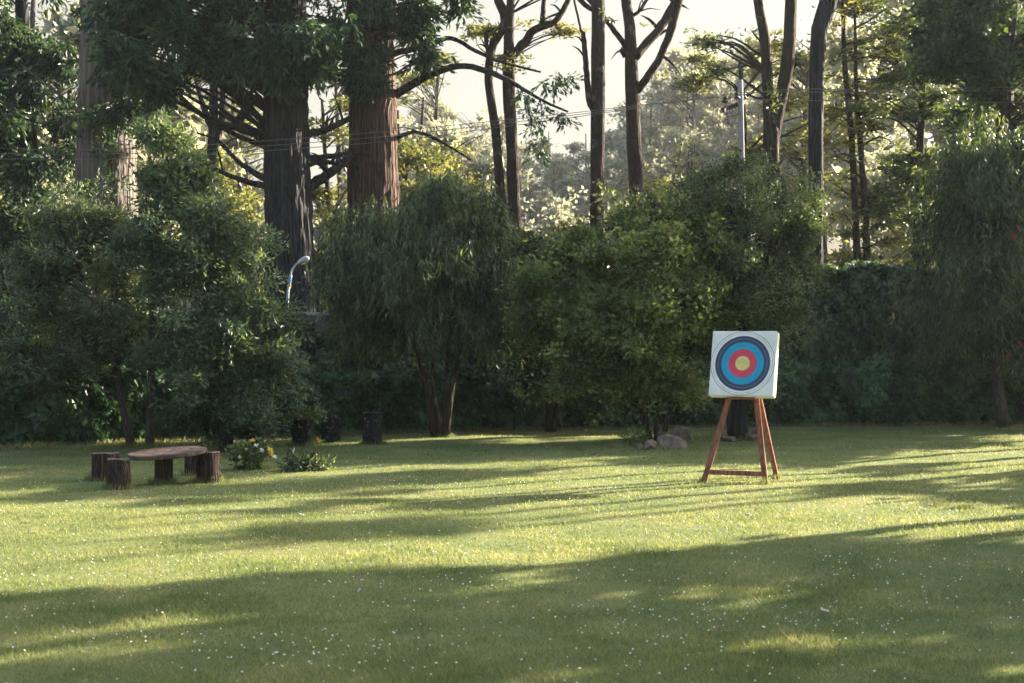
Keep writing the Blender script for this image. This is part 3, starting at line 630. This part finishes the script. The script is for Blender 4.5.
# left dark masses
sil('evergreen_tree', 'very dark evergreen at the left edge, bright sky showing through its limbs', 'tree', 54., 0,
    [(20, -60, 10), (24, 60, 14), (30, 180, 18), (34, 330, 22)],
    [(5, 120, 55, 60, 80), (45, 190, 40, 50, 60), (0, 20, 35, 60, 50), (60, 40, 32, 48, 40), (-20, 250, 60, 80, 80), (20, 270, 40, 50, 60), (0, -70, 100, 50, 70), (70, 130, 20, 40, 24)], 'spray', L_cyp, B_dark, .20, 150, .42, 54, length=.9, nlimb=.4)
sil('dark_forked_trunk', 'dark double trunk seen between the peeling trunk and the giant cypress', 'tree', 58., 0,
    [(214, 30, 8), (214, 100, 9), (211, 180, 10), (214, 300, 12)], [(205, 30, 40, 20, 16)], 'fine', L_dark, B_dark, .2, 60, .4, 55, limbs=[limb([(213, 150, 9), (222, 120, 8), (224, 83, 7), (226, 30, 5)], 58.), limb([(212, 130, 7), (203, 105, 6), (196, 80, 4)], 58.)])
sil('thin_tree', 'thin crooked trunk between the giant cypress and the reddish trunk', 'tree', 60., 0,
    [(322, 100, 3), (327, 180, 5), (331, 230, 6), (331, 320, 8)], [(330, 120, 32, 50, 30), (320, 200, 22, 30, 12)], 'layer', L_gold, B_brown, .2, 55, .4, 56, limbs=[limb([(331, 215, 4), (340, 200, 3), (350, 185, 2)], 60.), limb([(330, 222, 3), (318, 205, 2.5), (310, 190, 2)], 60.)])
# undergrowth beyond the wall, golden sunlight put into its leaf colour
for k, (cx, cy, rx, ry, Y, lab) in enumerate([
    (250, 290, 34, 70, 56, 'golden sunlit bush peeking out left of the giant cypress'),
    (335, 262, 26, 60, 58, 'golden sunlit bush between giant cypress and reddish trunk'),
    (560, 262, 50, 42, 58, 'golden sunlit bush glowing right of the forked trunks'),
    (215, 190, 40, 45, 64, 'pale yellow bush far behind the bare cypress limbs'),
    (430, 190, 60, 50, 66, 'light green treetop rising behind the drooping willowy tree'),
    (880, 262, 45, 22, 60, 'golden sunlit bush over the flat ivy top'),
    (655, 205, 40, 30, 62, 'pale bush behind the spreading shrub top'),
    (15, 240, 40, 60, 60, 'yellowish bush behind the very dark evergreen')]):
    tree('sunlit_bush', lab, 'bush', [stem_px([(cx, cy-ry*.3, 3), (cx+3, cy+ry*.6, 5)], Y), stem_px([(cx-rx*.4, cy-ry*.2, 2), (cx, cy+ry, 4)], Y)],
         [ell_px(cx, cy, rx, ry, Y, int(rx*ry/22)), ell_px(cx+rx*.4, cy+ry*.8, rx*.8, ry*.7, Y, int(rx*ry/40))], 'broad', L_gold, B_brown, .16, 75, .42, 60+k, nlimb=.3, crown_name='foliage')

# ---- distant trees of the hillside: a few kinds, then copies
def far_tree(seed, hgt, kind):
    r = R0(seed)
    S = [[(0.5, 0, hgt*.93, .06), (.2, .1, hgt*.6, .16), (-.1, 0, hgt*.3, .24), (0, 0, -1.5, .32)]]
    E = []
    if kind == 0:      # tall gum: open clumps
        for k in range(11): 
            a = r.uniform(0, 6.28); z = hgt*r.uniform(.45, 1); q = hgt*.17*(1.25-z/hgt)*2.0; E.append((np.array([math.cos(a)*q, math.sin(a)*q, z]), (hgt*.10, hgt*.10, hgt*.07), 13))
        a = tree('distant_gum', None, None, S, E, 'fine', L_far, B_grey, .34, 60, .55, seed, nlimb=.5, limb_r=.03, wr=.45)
    elif kind == 1:    # rounded
        for k in range(9):
            a = r.uniform(0, 6.28); z = hgt*r.uniform(.3, .9); q = hgt*.2*r.uniform(.3, 1); E.append((np.array([math.cos(a)*q, math.sin(a)*q, z]), (hgt*.17, hgt*.17, hgt*.13), 20))
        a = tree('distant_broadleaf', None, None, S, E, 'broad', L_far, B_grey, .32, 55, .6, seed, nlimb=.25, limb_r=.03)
    else:              # thin slim
        for k in range(9):
            a = r.uniform(0, 6.28); z = hgt*r.uniform(.35, 1); q = hgt*.09; E.append((np.array([math.cos(a)*q, math.sin(a)*q, z]), (hgt*.07, hgt*.07, hgt*.06), 9))
        a = tree('distant_sapling', None, None, S, E, 'layer', L_gold, B_grey, .28, 45, .5, seed, nlimb=.7, limb_r=.03)
    return a
protos = [far_tree(90, 20, 0), far_tree(91, 22, 0), far_tree(92, 15, 1), far_tree(93, 13, 1), far_tree(94, 16, 2), far_tree(95, 18, 2)]
used = set()
def put(i, px, Y, top_py, label, group, rz=0):
    x = (px-512)/F*Y; z0 = float(hillz(np.array(x), np.array(Y))) if Y > 90 else 0
    want = H-(top_py-HZ)/F*Y-z0; hgt = [20, 22, 15, 13, 16, 18][i]; s = max(.35, want/hgt)
    o = protos[i] if i not in used else copy_tree(protos[i]); used.add(i)
    o.location = (x, Y, z0); o.scale = (s*.95, s*.95, s); o.rotation_euler.z = rz
    tag(o, label, 'tree', group)
g1 = 'hazy gum trees on the hillside'
for k, (i, px, Y, tp) in enumerate([(0, 690, 190, 52), (1, 730, 200, 70), (0, 655, 215, 100), (1, 760, 185, 85)]):
    put(i, px, Y, tp, ['tallest pale hazy gum tree left of the utility pole', 'pale hazy gum tree right behind the utility pole', 'pale hazy gum tree just right of the branching trunk', 'pale hazy gum tree showing between the twin stems'][k], g1, k*1.3)
r = R0(9)
for k in range(70):
    px = 400+k*6.6+r.normal(0, 8); Y = r.uniform(170, 300)
    tp = np.interp(px, [380, 470, 530, 575, 610, 650, 700, 760, 900], [105, 120, 152, 150, 130, 88, 50, 62, 80])+r.normal(0, 12)
    put(int(r.choice([0, 1, 2, 3])), px, Y, tp, 'pale tree fading into the haze of the far hillside', 'faded trees on the far hillside', r.uniform(0, 6))
for k in range(22):
    px = r.uniform(-60, 1100); Y = r.uniform(220, 340)
    put(int(r.choice([0, 1, 2, 3])), px, Y, r.uniform(90, 170) if not 510 < px < 640 else 215, 'pale tree fading into the haze of the far hillside', 'faded trees on the far hillside', r.uniform(0, 6))
for k in range(22):
    px = r.choice([r.uniform(330, 490), r.uniform(180, 260), r.uniform(780, 1000), r.uniform(-20, 60)]); Y = r.uniform(72, 110)
    put(int(r.choice([4, 5, 4, 2])), px, Y, r.uniform(20, 130), 'slender yellow-green tree in the bright woodland behind the big trunks', 'slender trees behind the big trunks', r.uniform(0, 6))
for k, px in enumerate(np.arange(505, 660, 17)):
    put(3 if k % 2 else 2, px+r.normal(0, 4), r.uniform(110, 150), r.uniform(190, 225), 'rounded hazy treetop in the bright gap between the trunks', 'rounded treetops in the bright gap', r.uniform(0, 6))

# woodland at the sunny side behind the right-hand trees
r = R0(19)
for k, (px, Y, tp) in enumerate([(960, 74, -120), (1040, 70, -80), (1000, 95, -90)]):
    put([2, 0, 3, 2, 1, 4, 0, 3, 1, 2][k], px, Y, tp, 'tall leafy tree of the wood closing the view behind the weeping bottlebrush', 'trees of the wood behind the weeping bottlebrush', r.uniform(0, 6))
for k, (px, Y, tp) in enumerate([(20, 74, -60), (70, 80, 10), (150, 84, 20), (-40, 68, -100), (180, 92, -40), (235, 100, 30)]):
    put([2, 0, 3, 2, 1, 4][k], px, Y, tp, 'leafy tree of the wood behind the peeling trunk', 'trees of the wood behind the peeling trunk', r.uniform(0, 6))

# ---- trees outside the frame on the sunny side; their shade falls over the lawn
CA, SA = math.cos(AZ), math.sin(AZ)
def UT(u, t): return (u*CA+t*SA, -u*SA+t*CA)
def shade_tree(u, t, lobes, seed, stem_top=10, r0=.3, leaf=L_dark, dens=90, fine=False):
    x, y = UT(u, t); E = [(np.array([*UT(u+du, t+dt), z]), (rr, rr, rz), n) for du, dt, z, rr, rz, n in lobes]
    tree('garden_tree', 'tree at the sunny side of the lawn', 'tree', [[(x, y, stem_top, r0*.3), (x+.1, y, stem_top*.5, r0*.7), (x, y, -.1, r0)]], E, 'broad', leaf, B_brown, .17 if fine else .30, dens, .26 if fine else .5, seed, nlimb=.3, group='trees beside the lawn', dens=1.5)
# near group: shades the front of the lawn (u -14 .. -2)
shade_tree(-13.6, 30, [(0, 0, 10.6, .55, 2.2, 44), (.2, 3, 14.5, .5, 1.3, 14)], 103, 12)
shade_tree(-12.3, 30, [(0, 0, 8.0, 1.0, 1.6, 40), (0, 0, 13.6, 1.2, 1.7, 36)], 104, 14)
shade_tree(-10.1, 30, [(0, 0, 8.5, 1.7, 4.6, 130), (.2, 1, 14, 1.6, 2.5, 40)], 101, 13)
shade_tree(-6.9, 28, [(0, 0, 8, 2.0, 5, 130), (0, 1, 14, 1.8, 3, 50)], 102, 12)
shade_tree(-3.0, 26, [(0, 0, 7, 2.0, 5, 100)], 111, 12)
# middle lane: mostly open
shade_tree(-16.9, 44, [(0, 0, 16.8, .5, .7, 8)], 105, 16, .20, fine=True)
shade_tree(-15.9, 32, [(.2, 0, 3.2, .8, 2.2, 40), (-.9, 2, 4.0, .5, 1.0, 14)], 106, 6, .2)
shade_tree(-18.3, 40, [(0, 0, 12.5, .35, .5, 6), (.4, 0, 7, .4, .5, 6)], 107, 14, .22, fine=True)
shade_tree(-20.4, 36, [(0, 0, 10.5, .5, .9, 12), (0, 0, 5, .5, .7, 8)], 108, 12, .2, fine=True)
shade_tree(-21.9, 39, [(0, 0, 11.8, .4, 1.2, 12), (0, 0, 7, .35, .5, 6)], 112, 13, .18, fine=True)
shade_tree(-17.5, 47, [(0, 0, 15.6, .28, .5, 6), (0, 0, 11.2, .3, .35, 6)], 114, 17, .16)
shade_tree(-19.4, 45, [(0, 0, 13.6, .35, .45, 7), (0, 0, 9.5, .3, .4, 6)], 115, 16, .18, fine=True)
# far lane
shade_tree(-23.8, 42, [(0, 0, 7.5, .9, 2.6, 44), (0, 0, 13, .9, 2.2, 34)], 109, 14)
shade_tree(-26.3, 46, [(0, 0, 9, 1.0, 3.6, 60), (0, 0, 15.5, .8, 2, 26)], 110, 15)
shade_tree(-29.0, 50, [(0, 0, 9, 1.0, 3.0, 50), (0, 0, 16.5, .9, 2.4, 30)], 113, 16)

# ---------------------------------------------------------------- utility pole, wires, lamp
YP = 47.
xp, _, zt = W(741.5, 80, YP)
pole = thing('utility_pole', 'pale concrete utility pole with a rusty crossarm carrying insulators', 'utility pole', (xp, YP, 0))
M = MB(); tube(M, [(xp+.10, YP, -.1, .15), (xp+.05, YP, 5, .125), (xp-.04, YP, zt, .09)], 14, 12); M.build('pole', M_conc, pole, True)
za = W(0, 104, YP)[2]
M = MB(); a0 = W(723, 110, YP-.5); a1 = W(746, 101, YP+.45); bar(M, a0, a1, .11, .14, (0, 0, 1)); M.build('crossarm', M_rust, pole)
ins = []
for (px, py, YY) in [(725, 100, YP-.42), (737, 96, YP-.25), (744, 96, YP+.35)]:
    b = W(px, py+7, YY); M = MB(); s = F/YP
    tube(M, [(*b, .02), (*(b+np.array([0, 0, .12])), .02), (*(b+np.array([0, 0, .13])), .09), (*(b+np.array([0, 0, .2])), .10), (*(b+np.array([0, 0, .22])), .05), (*(b+np.array([0, 0, .3])), .075), (*(b+np.array([0, 0, .36])), .03)], 10, 22)
    M.build('insulator', M_black, pole, True); ins.append(b+np.array([0, 0, .34]))
def wire(pts, label):
    M = MB(); tube(M, [(*p, .011) for p in pts], 5, 40); o = M.build('power_line', M_wire); tag(o, label, 'wire', 'overhead wires')
names = ['uppermost', 'middle', 'lowest']
for k in range(3):
    dy = [0, 5, 10][k]; P = [ins[k]]
    for (px, py) in [(640, 105), (572, 113), (480, 122.5), (391, 131), (263, 141), (130, 148.5), (0, 148.5), (-150, 140)]:
        P.append(W(px, py+dy*(min(1, (722-px)/330)), YP-.5*(722-px)/800+[-.42, -.2, .35][k]))
    wire(P, names[k]+' of the three thin wires crossing left of the utility pole')
for k, (y0, y1) in enumerate([(89, 87), (91.5, 90), (100, 102)]):
    P = [ins[k] if k < 2 else W(742, 99, YP), W(790, y0+.3, YP), W(860, y0+.6, YP), W(950, (y0+y1)/2+.4, YP), W(1024, y1, YP), W(1200, y1-6, YP)]
    wire(P, names[k]+' of the three thin wires crossing right of the utility pole')
YL = 44.6
lamp = thing('street_lamp', 'grey street lamp on a slim bent pole in front of the dark furrowed trunk', 'street lamp', (W(287, 315, YL)[0], YL, 0))
M = MB(); tube(M, [(W(285.5, 0, YL)[0], YL, -.1, .05), (*W(287, 312, YL), .045), (*W(289, 285, YL), .04)], 10, 12); M.build('pole', M_steel, lamp, True)
M = MB(); tube(M, [(*W(289, 287, YL), .05), (*W(290.6, 275, YL), .05)], 10, 5); M.build('sleeve', M_blue, lamp, True)
M = MB(); tube(M, [(*W(290.5, 276, YL), .032), (*W(291.3, 271, YL), .03), (*W(294.5, 266, YL), .028), (*W(299, 261.5, YL), .026)], 8, 12); M.build('arm', M_steel, lamp, True)
M = MB(); tube(M, [(*W(297.5, 263, YL), .03), (*W(300, 261.3, YL), .06), (*W(304, 259.4, YL), .085), (*W(307.5, 258.2, YL), .07), (*W(309, 257.8, YL), .03)], 12, 14); M.build('lamp_head', M_white, lamp, True)
M = MB(); box(M, W(289.3, 286, YL)-np.array([0, .05, 0]), (.11, .05, .10)); M.build('plate', M_yellow, lamp)
wp = thing('white_post', 'small white post poking up behind the low hedge right of the archery target', 'post', (W(789, 370, 44.9)[0], 44.9, 0))
M = MB(); x = W(789, 370, 44.9)[0]; ytop = W(0, 361, 44.9)[2]; tube(M, [(x, 44.9, -.1, .075), (x, 44.9, ytop-.03, .07), (x, 44.9, ytop, .05)], 10, 10); M.build('post', M_white, wp, True)

r = R0(31); n = 3800; x = r.uniform(-15, 19, n); y = hedgeY(x)-.3-abs(r.normal(0, .35, n))
a = kites(r, np.stack([x, y, ghs(x, y)+r.uniform(.01, .05, n)], 1), r.normal(0, 1, (n, 3))*np.array([1, 1, .15]), .085, .5, up=2.5)
tag(mk('leaf_litter', a[0], a[1], M_dry), 'dry brown leaf litter along the foot of the low hedge', 'leaf litter', kind='stuff')
# ---------------------------------------------------------------- rocks
def rock(px, py, w, h, d, seed, label, group='rocks under the shrub', rot=0, dy=0):
    x, y = G(px, py); y += dy; r = R0(seed); 
    import bmesh
    bm = bmesh.new(); bmesh.ops.create_icosphere(bm, subdivisions=4, radius=1)
    V = np.array([v.co[:] for v in bm.verts]); Fc = np.array([[v.index for v in f.verts] for f in bm.faces]); bm.free()
    for k in range(16):      # chop with planes -> angular rock
        nrm = unit(r.normal(0, 1, 3)); dd = V@nrm; lim = r.uniform(.42, .8); V = V-np.clip(dd-lim, 0, None)[:, None]*nrm
    V *= 1+.035*np.sin(V[:, :1]*9+seed)*np.sin(V[:, 1:2]*8)+.02*r.normal(0, .5, (len(V), 1))
    V = V/np.abs(V).max(0)*np.array([w/2, d/2, h*.62]); V[:, 2] += h*.38
    c, s = math.cos(rot), math.sin(rot); V = V@np.array([[c, 0, -s], [0, 1, 0], [s, 0, c]]).T
    o = mk('rock', V, Fc, M_rock, None, False); o.location = (x, y, -.02); tag(o, label, 'rock', group)
rock(638, 449, .24, .17, .25, 1, 'smallest grey rock at the left end of the pile under the shrub')
rock(651, 449.5, .46, .27, .4, 2, 'rounded flat rock between the small rock and the widest rock under the shrub')
rock(673, 448, .80, .36, .5, 3, 'widest low rock in front of the angular one under the shrub')
rock(678, 443, .75, .60, .5, 4, 'tall angular brown rock leaning at the back of the pile', rot=-.35)
rock(663, 443, .4, .33, .4, 5, 'grey rock tucked against the shrub stems')
g = 'rocks round the dark trunk'
rock(722, 440, .42, .22, .4, 6, 'low rock left of the thick dark trunk behind the easel', g)
rock(757, 438, .62, .30, .4, 7, 'brown rock right of the thick dark trunk behind the easel', g)
rock(751, 440, .35, .2, .35, 8, 'small rock at the foot of the thick dark trunk, right side', g)
rock(731, 441, .3, .14, .3, 9, 'smallest flat stone at the foot of the thin second stem', g)

# ---------------------------------------------------------------- log table, stools, stumps
def stump(name, label, cat, px, py, w, h, m, seed, group=None, taper=0., top=M_cut, rim=False, flare=.08, lean=(0, 0)):
    x, y = G(px, py); y += w*.35; z = float(ghs(x, y)); r = R0(seed)
    t = thing(name, label, cat, (x, y, z), group); s = 40; n = 12; M = MB()
    th = np.linspace(0, 2*math.pi, s, endpoint=False); prof = np.ones(s)
    for k in (1, 2, 3, 5, 8, 12): prof += (.05 if k < 4 else .025)*np.sin(k*th+r.uniform(0, 6))
    V = []
    for i in range(n):
        f = i/(n-1); rad = w/2*(1+taper*(f-.5)+flare*(1-f)**3)*(prof+.02*r.normal(0, 1, s))
        V.append(np.stack([x+lean[0]*f+rad*np.cos(th), y+lean[1]*f+rad*np.sin(th), np.full(s, z-.04+f*(h+.04))+.01*np.sin(3*th)*f], 1))
    V = np.concatenate(V); i = np.arange(n-1)[:, None]*s; j = np.arange(s)[None]; k = (j+1) % s
    q = np.stack([i+j, i+k, i+s+k, i+s+j], -1).reshape(-1, 4); M.add(V, q); M.build('bark', m, t, True)
    last = V[-s:]; c = last.mean(0); inn = c+(last-c)*.93; inn[:, 2] += .004; V2 = np.vstack([last, inn, c+np.array([0, 0, .008])]); jj = np.arange(s); kk = (jj+1) % s
    mk('cut_top', V2, [np.stack([jj, kk, s+kk, s+jj], 1), np.stack([s+jj, s+kk, np.full(s, 2*s)], 1)], top, t)
    return t
gs = 'log stools round the table'
stump('log_stool', 'widest darkest log stool left of the table, half hidden behind the stool in front', 'stool', 102.5, 482, .49, .50, B_stump, 1, gs)
stump('log_stool', 'pale streaked log stool nearest the viewer, left of the table', 'stool', 116, 490, .385, .52, B_stump, 2, gs)
stump('log_stool', 'log stool mostly hidden behind another at the raised end of the table', 'stool', 193.5, 477, .36, .50, B_stump, 3, gs)
stump('log_stool', 'grooved log stool at the raised right end of the table, front one', 'stool', 207, 483.5, .41, .55, B_stump, 4, gs)
x, y = G(161, 485); tb = thing('log_table', 'round wooden slab table on a log stump, its top tilting up to the right', 'table', (x, y+.2, 0))
r = R0(5); s = 64; th = np.linspace(0, 2*math.pi, s, endpoint=False); prof = 1+.012*np.sin(3*th+1)+.01*np.sin(5*th)+.012*np.sin(2*th)
rx, ry = .71, .64; cx, cy, cz = x+.05, y+.22, .555
ta, tb_ = math.radians(-3.4), math.radians(3)
V = []
for (f, dz) in [(.0, -.04), (.96, -.04), (1., -.02), (1., .03), (.975, .045), (.0, .045)]:
    P = np.stack([f*rx*prof*np.cos(th), f*ry*prof*np.sin(th), np.full(s, dz)], 1)
    P = P@np.array([[math.cos(ta), 0, math.sin(ta)], [0, 1, 0], [-math.sin(ta), 0, math.cos(ta)]]).T@np.array([[1, 0, 0], [0, math.cos(tb_), -math.sin(tb_)], [0, math.sin(tb_), math.cos(tb_)]]).T
    V.append(P+np.array([cx, cy, cz]))
V = np.concatenate(V); i = np.arange(5)[:, None]*s; j = np.arange(s)[None]; k = (j+1) % s
mk('tabletop', V, np.stack([i+j, i+k, i+s+k, i+s+j], -1).reshape(-1, 4), M_cut, tb)
M = MB(); tube(M, [(x, y+.2, -.05, .185), (x, y+.2, .1, .17), (x, y+.2, .3, .165), (x, y+.2, .50, .165)], 32, 14, .03, R0(6)); M.build('log_base', B_stump, tb, True)
gb = 'upright stumps along the low hedge'
pl = stump('planter_stump', 'dark stump widening upward with a yellow-green plant growing in its top', 'stump', 300, 446, .46, .66, B_stump2, 11, gb, taper=.3, flare=0)
x, y = G(300, 446); y += .16
K = np.array([x, y, .75])+R0(4).normal(0, 1, (26, 3))*np.array([.24, .18, .10]); a = foliage(R0(4), K, 'broad', .09, 60, .09); mk('leaves', a[0], a[1], L_green, pl)
st2 = stump('tree_stump', 'plain dark stump with a rim round its top, between the planter and the lichened stump', 'stump', 329, 442.5, .45, .64, B_stump2, 12, gb)
x, y = G(329, 442.5); M = MB(); tube(M, [(x, y+.16, .60, .235), (x, y+.16, .64, .25), (x, y+.16, .69, .245), (x, y+.16, .70, .2)], 28, 10); M.build('rim', B_stump2, st2, True)
stump('tree_stump', 'tall stump spotted with pale lichen standing apart before the hedge', 'stump', 372, 445, .48, .80, B_stump2, 13, gb)
stump('tree_stump', 'low dark stump half hidden behind the flowering bush', 'stump', 252, 453, .50, .42, B_stump2, 14, gb)

# flowering bush, weeds, flower, small ground plants
def plantlet(name, label, cat, px, py, rx, rz, K, n, size, style, leaf, seed, group=None, flowers=()):
    x, y = G(px, py); r = R0(seed); t = thing(name, label, cat, (x, y, 0), group)
    P = np.array([x, y, rz*.5])+unit(r.normal(0, 1, (K, 3)))*r.uniform(.2, 1, (K, 1))**.5*np.array([rx, rx*.7, rz*.5])
    a = foliage(r, P, style, size, n, size*1.1); mk('foliage', a[0], a[1], leaf, t)
    M = MB()
    for p in P[::2]: tube(M, [(x+r.normal(0, rx*.2), y+r.normal(0, .08), -.05, .008), (*((p+np.array([x, y, 0]))/2), .006), (*p, .003)], 4, 5, cap=False)
    M.build('stems', leaf, t)
    for (fx, fy, col, rad) in flowers:
        c = W(fx, fy, y-.25); b = MB(); pet = kites(R0(int(fx*7)), np.repeat(c[None], 14, 0), R0(int(fx*3)).normal(0, 1, (14, 3))*np.array([1, .6, 1]), rad, .6); b.add(*pet); b.build('flower', col, t)
    return t
plantlet('flowering_bush', 'small bush with white and yellow blooms near the right end of the log table', 'bush', 253, 470, .45, .66, 40, 34, .085, 'broad', L_green, 71,
         flowers=[(252, 441, M_yf, .07), (270, 450, M_yf, .09), (271, 453, M_yf, .08), (262, 450, M_wf, .06), (259, 457, M_wf, .05), (246, 449, M_wf, .05), (256, 445, M_wf, .05), (240, 457, M_wf, .05), (275, 457, M_wf, .06)])
plantlet('weed_clump', 'tuft of taller dark weeds in the grass right of the flowering bush', 'weeds', 303, 471, .40, .34, 44, 22, .12, 'fine', L_weep, 72)
plantlet('weed_clump', 'small light weed tuft at the end of the taller dark weeds', 'weeds', 325, 470, .16, .24, 12, 20, .10, 'fine', L_green, 73)
plantlet('garden_plant', 'lone yellow flower beside the plain rimmed stump', 'flower', 318, 445, .08, .16, 5, 12, .07, 'fine', L_green, 74, flowers=[(318, 440.5, M_yf, .09)])
plantlet('fern_clump', 'pale green ferny clump left of the shrub stems above the rocks', 'fern', 637, 445, .32, .42, 22, 22, .12, 'fine', L_green, 75)

# ---------------------------------------------------------------- easel and archery target
YAW, LEAN = math.radians(25), math.radians(14)
fl_ = np.array([3.52, 26.1, 0]); fr_ = np.array([4.587, 25.72, 0]); bk_ = np.array([5.03, 27.0, 0]); ap = np.array([4.37, 26.36, 2.5])
for q in (fl_, fr_, bk_): q[2] = ghs(q[0], q[1])-.01
es = thing('easel', 'reddish wooden tripod easel standing on the sunlit lawn', 'easel', ((fl_+fr_+bk_)/3*np.array([1, 1, 0])))
back = np.array([math.sin(YAW), math.cos(YAW), 0]); rt = np.array([math.cos(YAW), -math.sin(YAW), 0])
for a, b in [(fl_, ap-rt*.06), (fr_, ap+rt*.06)]:
    M = MB(); bar(M, a, b, .098, .045, -back); M.build('leg', M_wood, es)
M = MB(); bar(M, bk_, ap+back*.06, .085, .045, -back); o = M.build('leg', M_wood, es); o['label'] = 'rear prop leg catching the sun'
def lerp(a, b, t): return a+(b-a)*t
M = MB(); bar(M, lerp(fl_, ap, .075)-rt*-.0-back*.03, lerp(fr_, ap, .075)-back*.03, .085, .03, -back); o = M.build('crossbar', M_wood, es)
M = MB(); a = lerp(fl_, ap, .62); b = lerp(fr_, ap, .62); bar(M, a-back*.11-rt*.05, b-back*.11+rt*.05, .22, .03, (0, 0, 1)); M.build('ledge', M_wood, es)
# target butt
nrm = np.array([-math.sin(YAW)*math.cos(LEAN), -math.cos(YAW)*math.cos(LEAN), math.sin(LEAN)]); upv = np.cross(rt, -nrm)*-1; upv = np.cross(nrm, rt)*-1 if np.cross(nrm, rt)[2] < 0 else np.cross(nrm, rt)
ctr = np.array([4.225, 26.06, 2.20])
from mathutils import Matrix
Mx = Matrix(((rt[0], -nrm[0], upv[0], ctr[0]), (rt[1], -nrm[1], upv[1], ctr[1]), (rt[2], -nrm[2], upv[2], ctr[2]), (0, 0, 0, 1)))
tg = bpy.data.objects.new('archery_target', None); COL.objects.link(tg); tg.matrix_world = Mx
tag(tg, 'square white foam archery target with coloured rings, propped on the wooden easel', 'archery target')
import bmesh
bm = bmesh.new(); bmesh.ops.create_cube(bm, size=1); 
for v in bm.verts: v.co = (v.co.x*1.22, v.co.y*.19+.1, v.co.z*1.23)
bmesh.ops.bevel(bm, geom=list(bm.edges), offset=.02, segments=3, affect='EDGES')
me = bpy.data.meshes.new('foam_block'); bm.to_mesh(me); bm.free(); me.materials.append(M_foam)
ob = bpy.data.objects.new('foam_block', me); COL.objects.link(ob); ob.parent = tg
m, nt2, p, o = mat('target_face_paper')
tc = N(nt2, 'ShaderNodeTexCoord'); sp = N(nt2, 'ShaderNodeSeparateXYZ'); nt2.links.new(tc.outputs['Object'], sp.inputs[0])
cb = N(nt2, 'ShaderNodeCombineXYZ'); nt2.links.new(sp.outputs[0], cb.inputs[0]); nt2.links.new(sp.outputs[2], cb.inputs[1])
ln = N(nt2, 'ShaderNodeVectorMath', operation='LENGTH'); nt2.links.new(cb.outputs[0], ln.inputs[0])
wh, nv, bl, rd, ye = (.72, .74, .72), (.028, .045, .095), (.0, .30, .52), (.62, .05, .10), (.70, .58, .20)
lt = (.45, .5, .55); dk = (.05, .06, .09); st = [(0, ye)]
def line(r, c, w=.0045): 
    global st; st += [(r, c), (r+w, None)]
seq = [(0, .135, ye, .068, (.30, .28, .12)), (.135, .265, rd, .2, (.40, .03, .06)), (.265, .395, bl, .33, (.0, .15, .3)), (.395, .515, nv, .455, (.30, .36, .45)), (.515, .7, wh, .556, dk)]
st = []
for a, b, c, l, lc in seq:
    st.append((a+(.004 if a else 0), c)); st.append((l, lc)); st.append((l+.005, c))
    if b == .7: st.append((.592, dk)); st.append((.598, c))
    elif a >= 0 and c != nv: st.append((b, dk))
    else: st.append((b, wh))
st.insert(1, (.030, (.30, .28, .12))); st.insert(2, (.034, ye))
nf = N(nt2, 'ShaderNodeTexNoise'); nf.inputs['Scale'].default_value = 4; nf.inputs['Detail'].default_value = 8; nt2.links.new(tc.outputs['Object'], nf.inputs['Vector'])
mf = N(nt2, 'ShaderNodeMixRGB', blend_type='MULTIPLY'); mf.inputs[0].default_value = 1
nt2.links.new(ramp(nt2, ln.outputs['Value'], st, 'CONSTANT'), mf.inputs[1]); nt2.links.new(ramp(nt2, nf.outputs[0], [(.3, (.84, .83, .80)), (.6, (1, 1, 1))]), mf.inputs[2])
nt2.links.new(mf.outputs[0], p.inputs['Base Color'])
bf = N(nt2, 'ShaderNodeBump'); bf.inputs['Strength'].default_value = .25; bf.inputs['Distance'].default_value = .02; nt2.links.new(nf.outputs[0], bf.inputs['Height']); nt2.links.new(bf.outputs[0], p.inputs['Normal'])
p.inputs['Roughness'].default_value = .65
bm = bmesh.new(); bmesh.ops.create_cube(bm, size=1)
for v in bm.verts: v.co = (v.co.x*1.20, v.co.y*.004-.002, v.co.z*1.20)
me = bpy.data.meshes.new('paper_face'); bm.to_mesh(me); bm.free(); me.materials.append(m)
ob = bpy.data.objects.new('paper_face', me); COL.objects.link(ob); ob.parent = tg

# ---------------------------------------------------------------- haze
M = MB(); box(M, (0, 170, 24), (790, 440, 50)); m = bpy.data.materials.new('haze_air'); m.use_nodes = True
nt3 = m.node_tree; nt3.nodes.clear(); oo = nt3.nodes.new('ShaderNodeOutputMaterial'); pv = nt3.nodes.new('ShaderNodeVolumePrincipled')
pv.inputs['Color'].default_value = (.84, .90, .94, 1); pv.inputs['Density'].default_value = .00016; pv.inputs['Anisotropy'].default_value = .45
nt3.links.new(pv.outputs[0], oo.inputs['Volume'])
o = M.build('haze', m); tag(o, 'pale sunlit haze hanging in the air among the trees', 'haze', kind='stuff')
